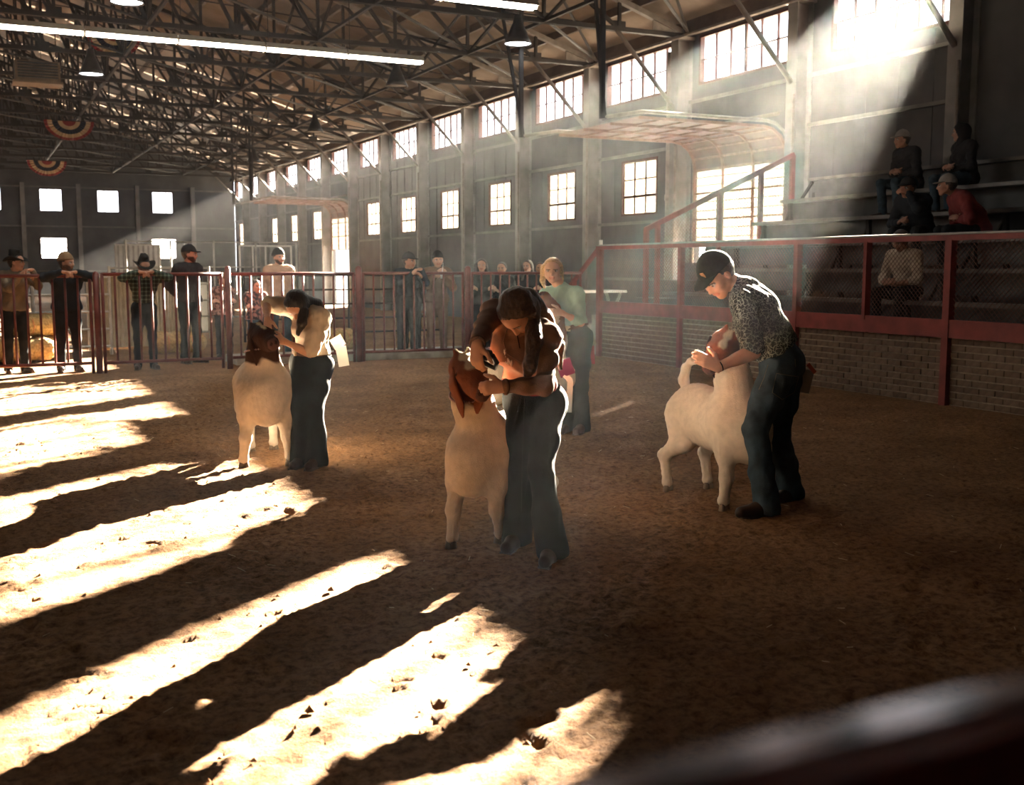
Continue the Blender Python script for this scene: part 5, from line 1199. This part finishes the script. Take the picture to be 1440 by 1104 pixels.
def bale(x, y, z, rot, label):
    mb = MB(); rg = np.random.RandomState(int(abs(x * 100)) + int(z * 10))
    f = Field(); a = math.radians(rot); ux = A(math.cos(a), math.sin(a), 0); uy = A(-ux[1], ux[0], 0); c = A(x, y, z + .2)
    for i in (-1, 0, 1): f.cone(c + ux * i * .28 - uy * .1, c + ux * i * .28 + uy * .1, .2, .2, None, .1, flat=(A(0, 0, 1), .95))
    t = thing('hay_bale', label, 'hay bale', (x, y, z), 'hay bales by the pens')
    link('bale', f.mesh('bale', .03, hay, ripple(.012, .05, 4)), t)
    for s in (-.2, .2): obj('twine', MB().tube([c + ux * s + uy * .3 * math.cos(q) + A(0, 0, .2 * math.sin(q)) for q in np.linspace(0, 2 * PI, 13)], .006, 4), mat('twine', (.5, .2, .1), .8), t)
bale(.75, 19.4, 0, 10, 'hay bale on the ground behind the cowboy-hatted man at the photo edge')
bale(1.1, 20.0, .0, 80, 'hay bale on the ground behind the man in the tan knit cap')
bale(.95, 19.75, .37, 30, 'hay bale lying on top of the two bales on the ground')
bale(3.3, 20.2, 0, 0, 'hay bale seen between the legs of the bearded man')
bale(6.0, 19.8, 0, 20, 'hay bale behind the fence between the girl in cream and the navy-capped man')
bx = thing('sign_board', 'white board standing in the light beyond the black cowboy hat', 'board', (5.3, 40, 0))
obj('board', MB().box(4.55, 6.05, 40, 40.06, .9, 2.3), whitem, bx)
for i in range(9): obj('slat', MB().box(4.62 + i * .165, 4.68 + i * .165, 39.97, 40, .95, 2.25), galv, bx)
for x in (4.6, 6.0): obj('leg', MB().box(x - .04, x + .04, 40.0, 40.08, 0, .95), galv, bx)
sb = thing('white_gate', 'white framed gate standing before the far wall past the bearded man', 'gate', (8.6, 36, 0))
for i in range(5): obj('bar', pipe((7.9 + .42 * i, 36, .1), (7.9 + .42 * i, 36, 2.2), .03, 6), whitem, sb)
for z in (.1, 1.2, 2.2): obj('rail', pipe((7.9, 36, z), (9.58, 36, z), .03, 6), whitem, sb)
tb = thing('trestle_table', 'long table with a pale top far beyond the corner post of the guard rail', 'table', (11.2, 20.5, 0))
obj('table_top', MB().box(10.2, 12.6, 20.1, 20.9, .98, 1.03), whitem, tb)
for x in (10.3, 12.5): obj('leg', MB().bar((x, 20.2, 0), (x, 20.8, .98), .05, .05).bar((x, 20.8, 0), (x, 20.2, .98), .05, .05), galv, tb)
rg = np.random.RandomState(3)
# straw and clods on the dirt
strawm = mat('straw', (.52, .40, .24), .8, var=.2)
mb = MB()
for i in range(300):
    x, y = rg.uniform(.2, 8.5), rg.uniform(2.4, 14); a = rg.uniform(0, PI); l = rg.uniform(.008, .028); z = .012
    d = A(math.cos(a) * l, math.sin(a) * l, rg.uniform(-.006, .008)); mb.bar(A(x, y, z) - d, A(x, y, z) + d, .0022, .002)
obj('straw_bits', mb, strawm, None, kind='stuff', label='bits of pale straw scattered over the arena dirt', cat='straw')
mb = MB()
for i in range(1500):
    x, y = rg.uniform(-.5, 9), rg.uniform(2.2, 13); r0 = rg.uniform(.005, .016) * (1.6 if rg.rand() < .06 else 1)
    v = [(x + r0 * math.cos(t) * rg.uniform(.7, 1.3), y + r0 * math.sin(t) * rg.uniform(.7, 1.3), .0 + r0 * .2) for t in (0, 1.05, 2.1, 3.14, 4.2, 5.2)] + [(x, y, r0 * rg.uniform(.8, 1.3))]
    mb.add(v, [(q, (q + 1) % 6, 6) for q in range(6)])
obj('dirt_clods', mb, dirt, None, kind='stuff', label='small clods of dirt scattered over the arena floor', cat='clods')

# ---------------------------------------------------------------- dusty air filling the hall
hm = bpy.data.materials.new('dusty_air'); hm.use_nodes = True; nt = hm.node_tree
nt.nodes.remove(nt.nodes['Principled BSDF'])
vsn = nd(nt, 'ShaderNodeVolumeScatter'); vsn.inputs['Color'].default_value = (.95, .97, 1, 1)
vsn.inputs['Density'].default_value = .0008; vsn.inputs['Anisotropy'].default_value = .80
nt.links.new(vsn.outputs[0], nt.nodes['Material Output'].inputs['Volume'])
hz = link('haze', MB().box(-D + .02, D - .02, YB + .1, YE - .1, -.3, RIDGE).mesh('haze', hm), kind='stuff')
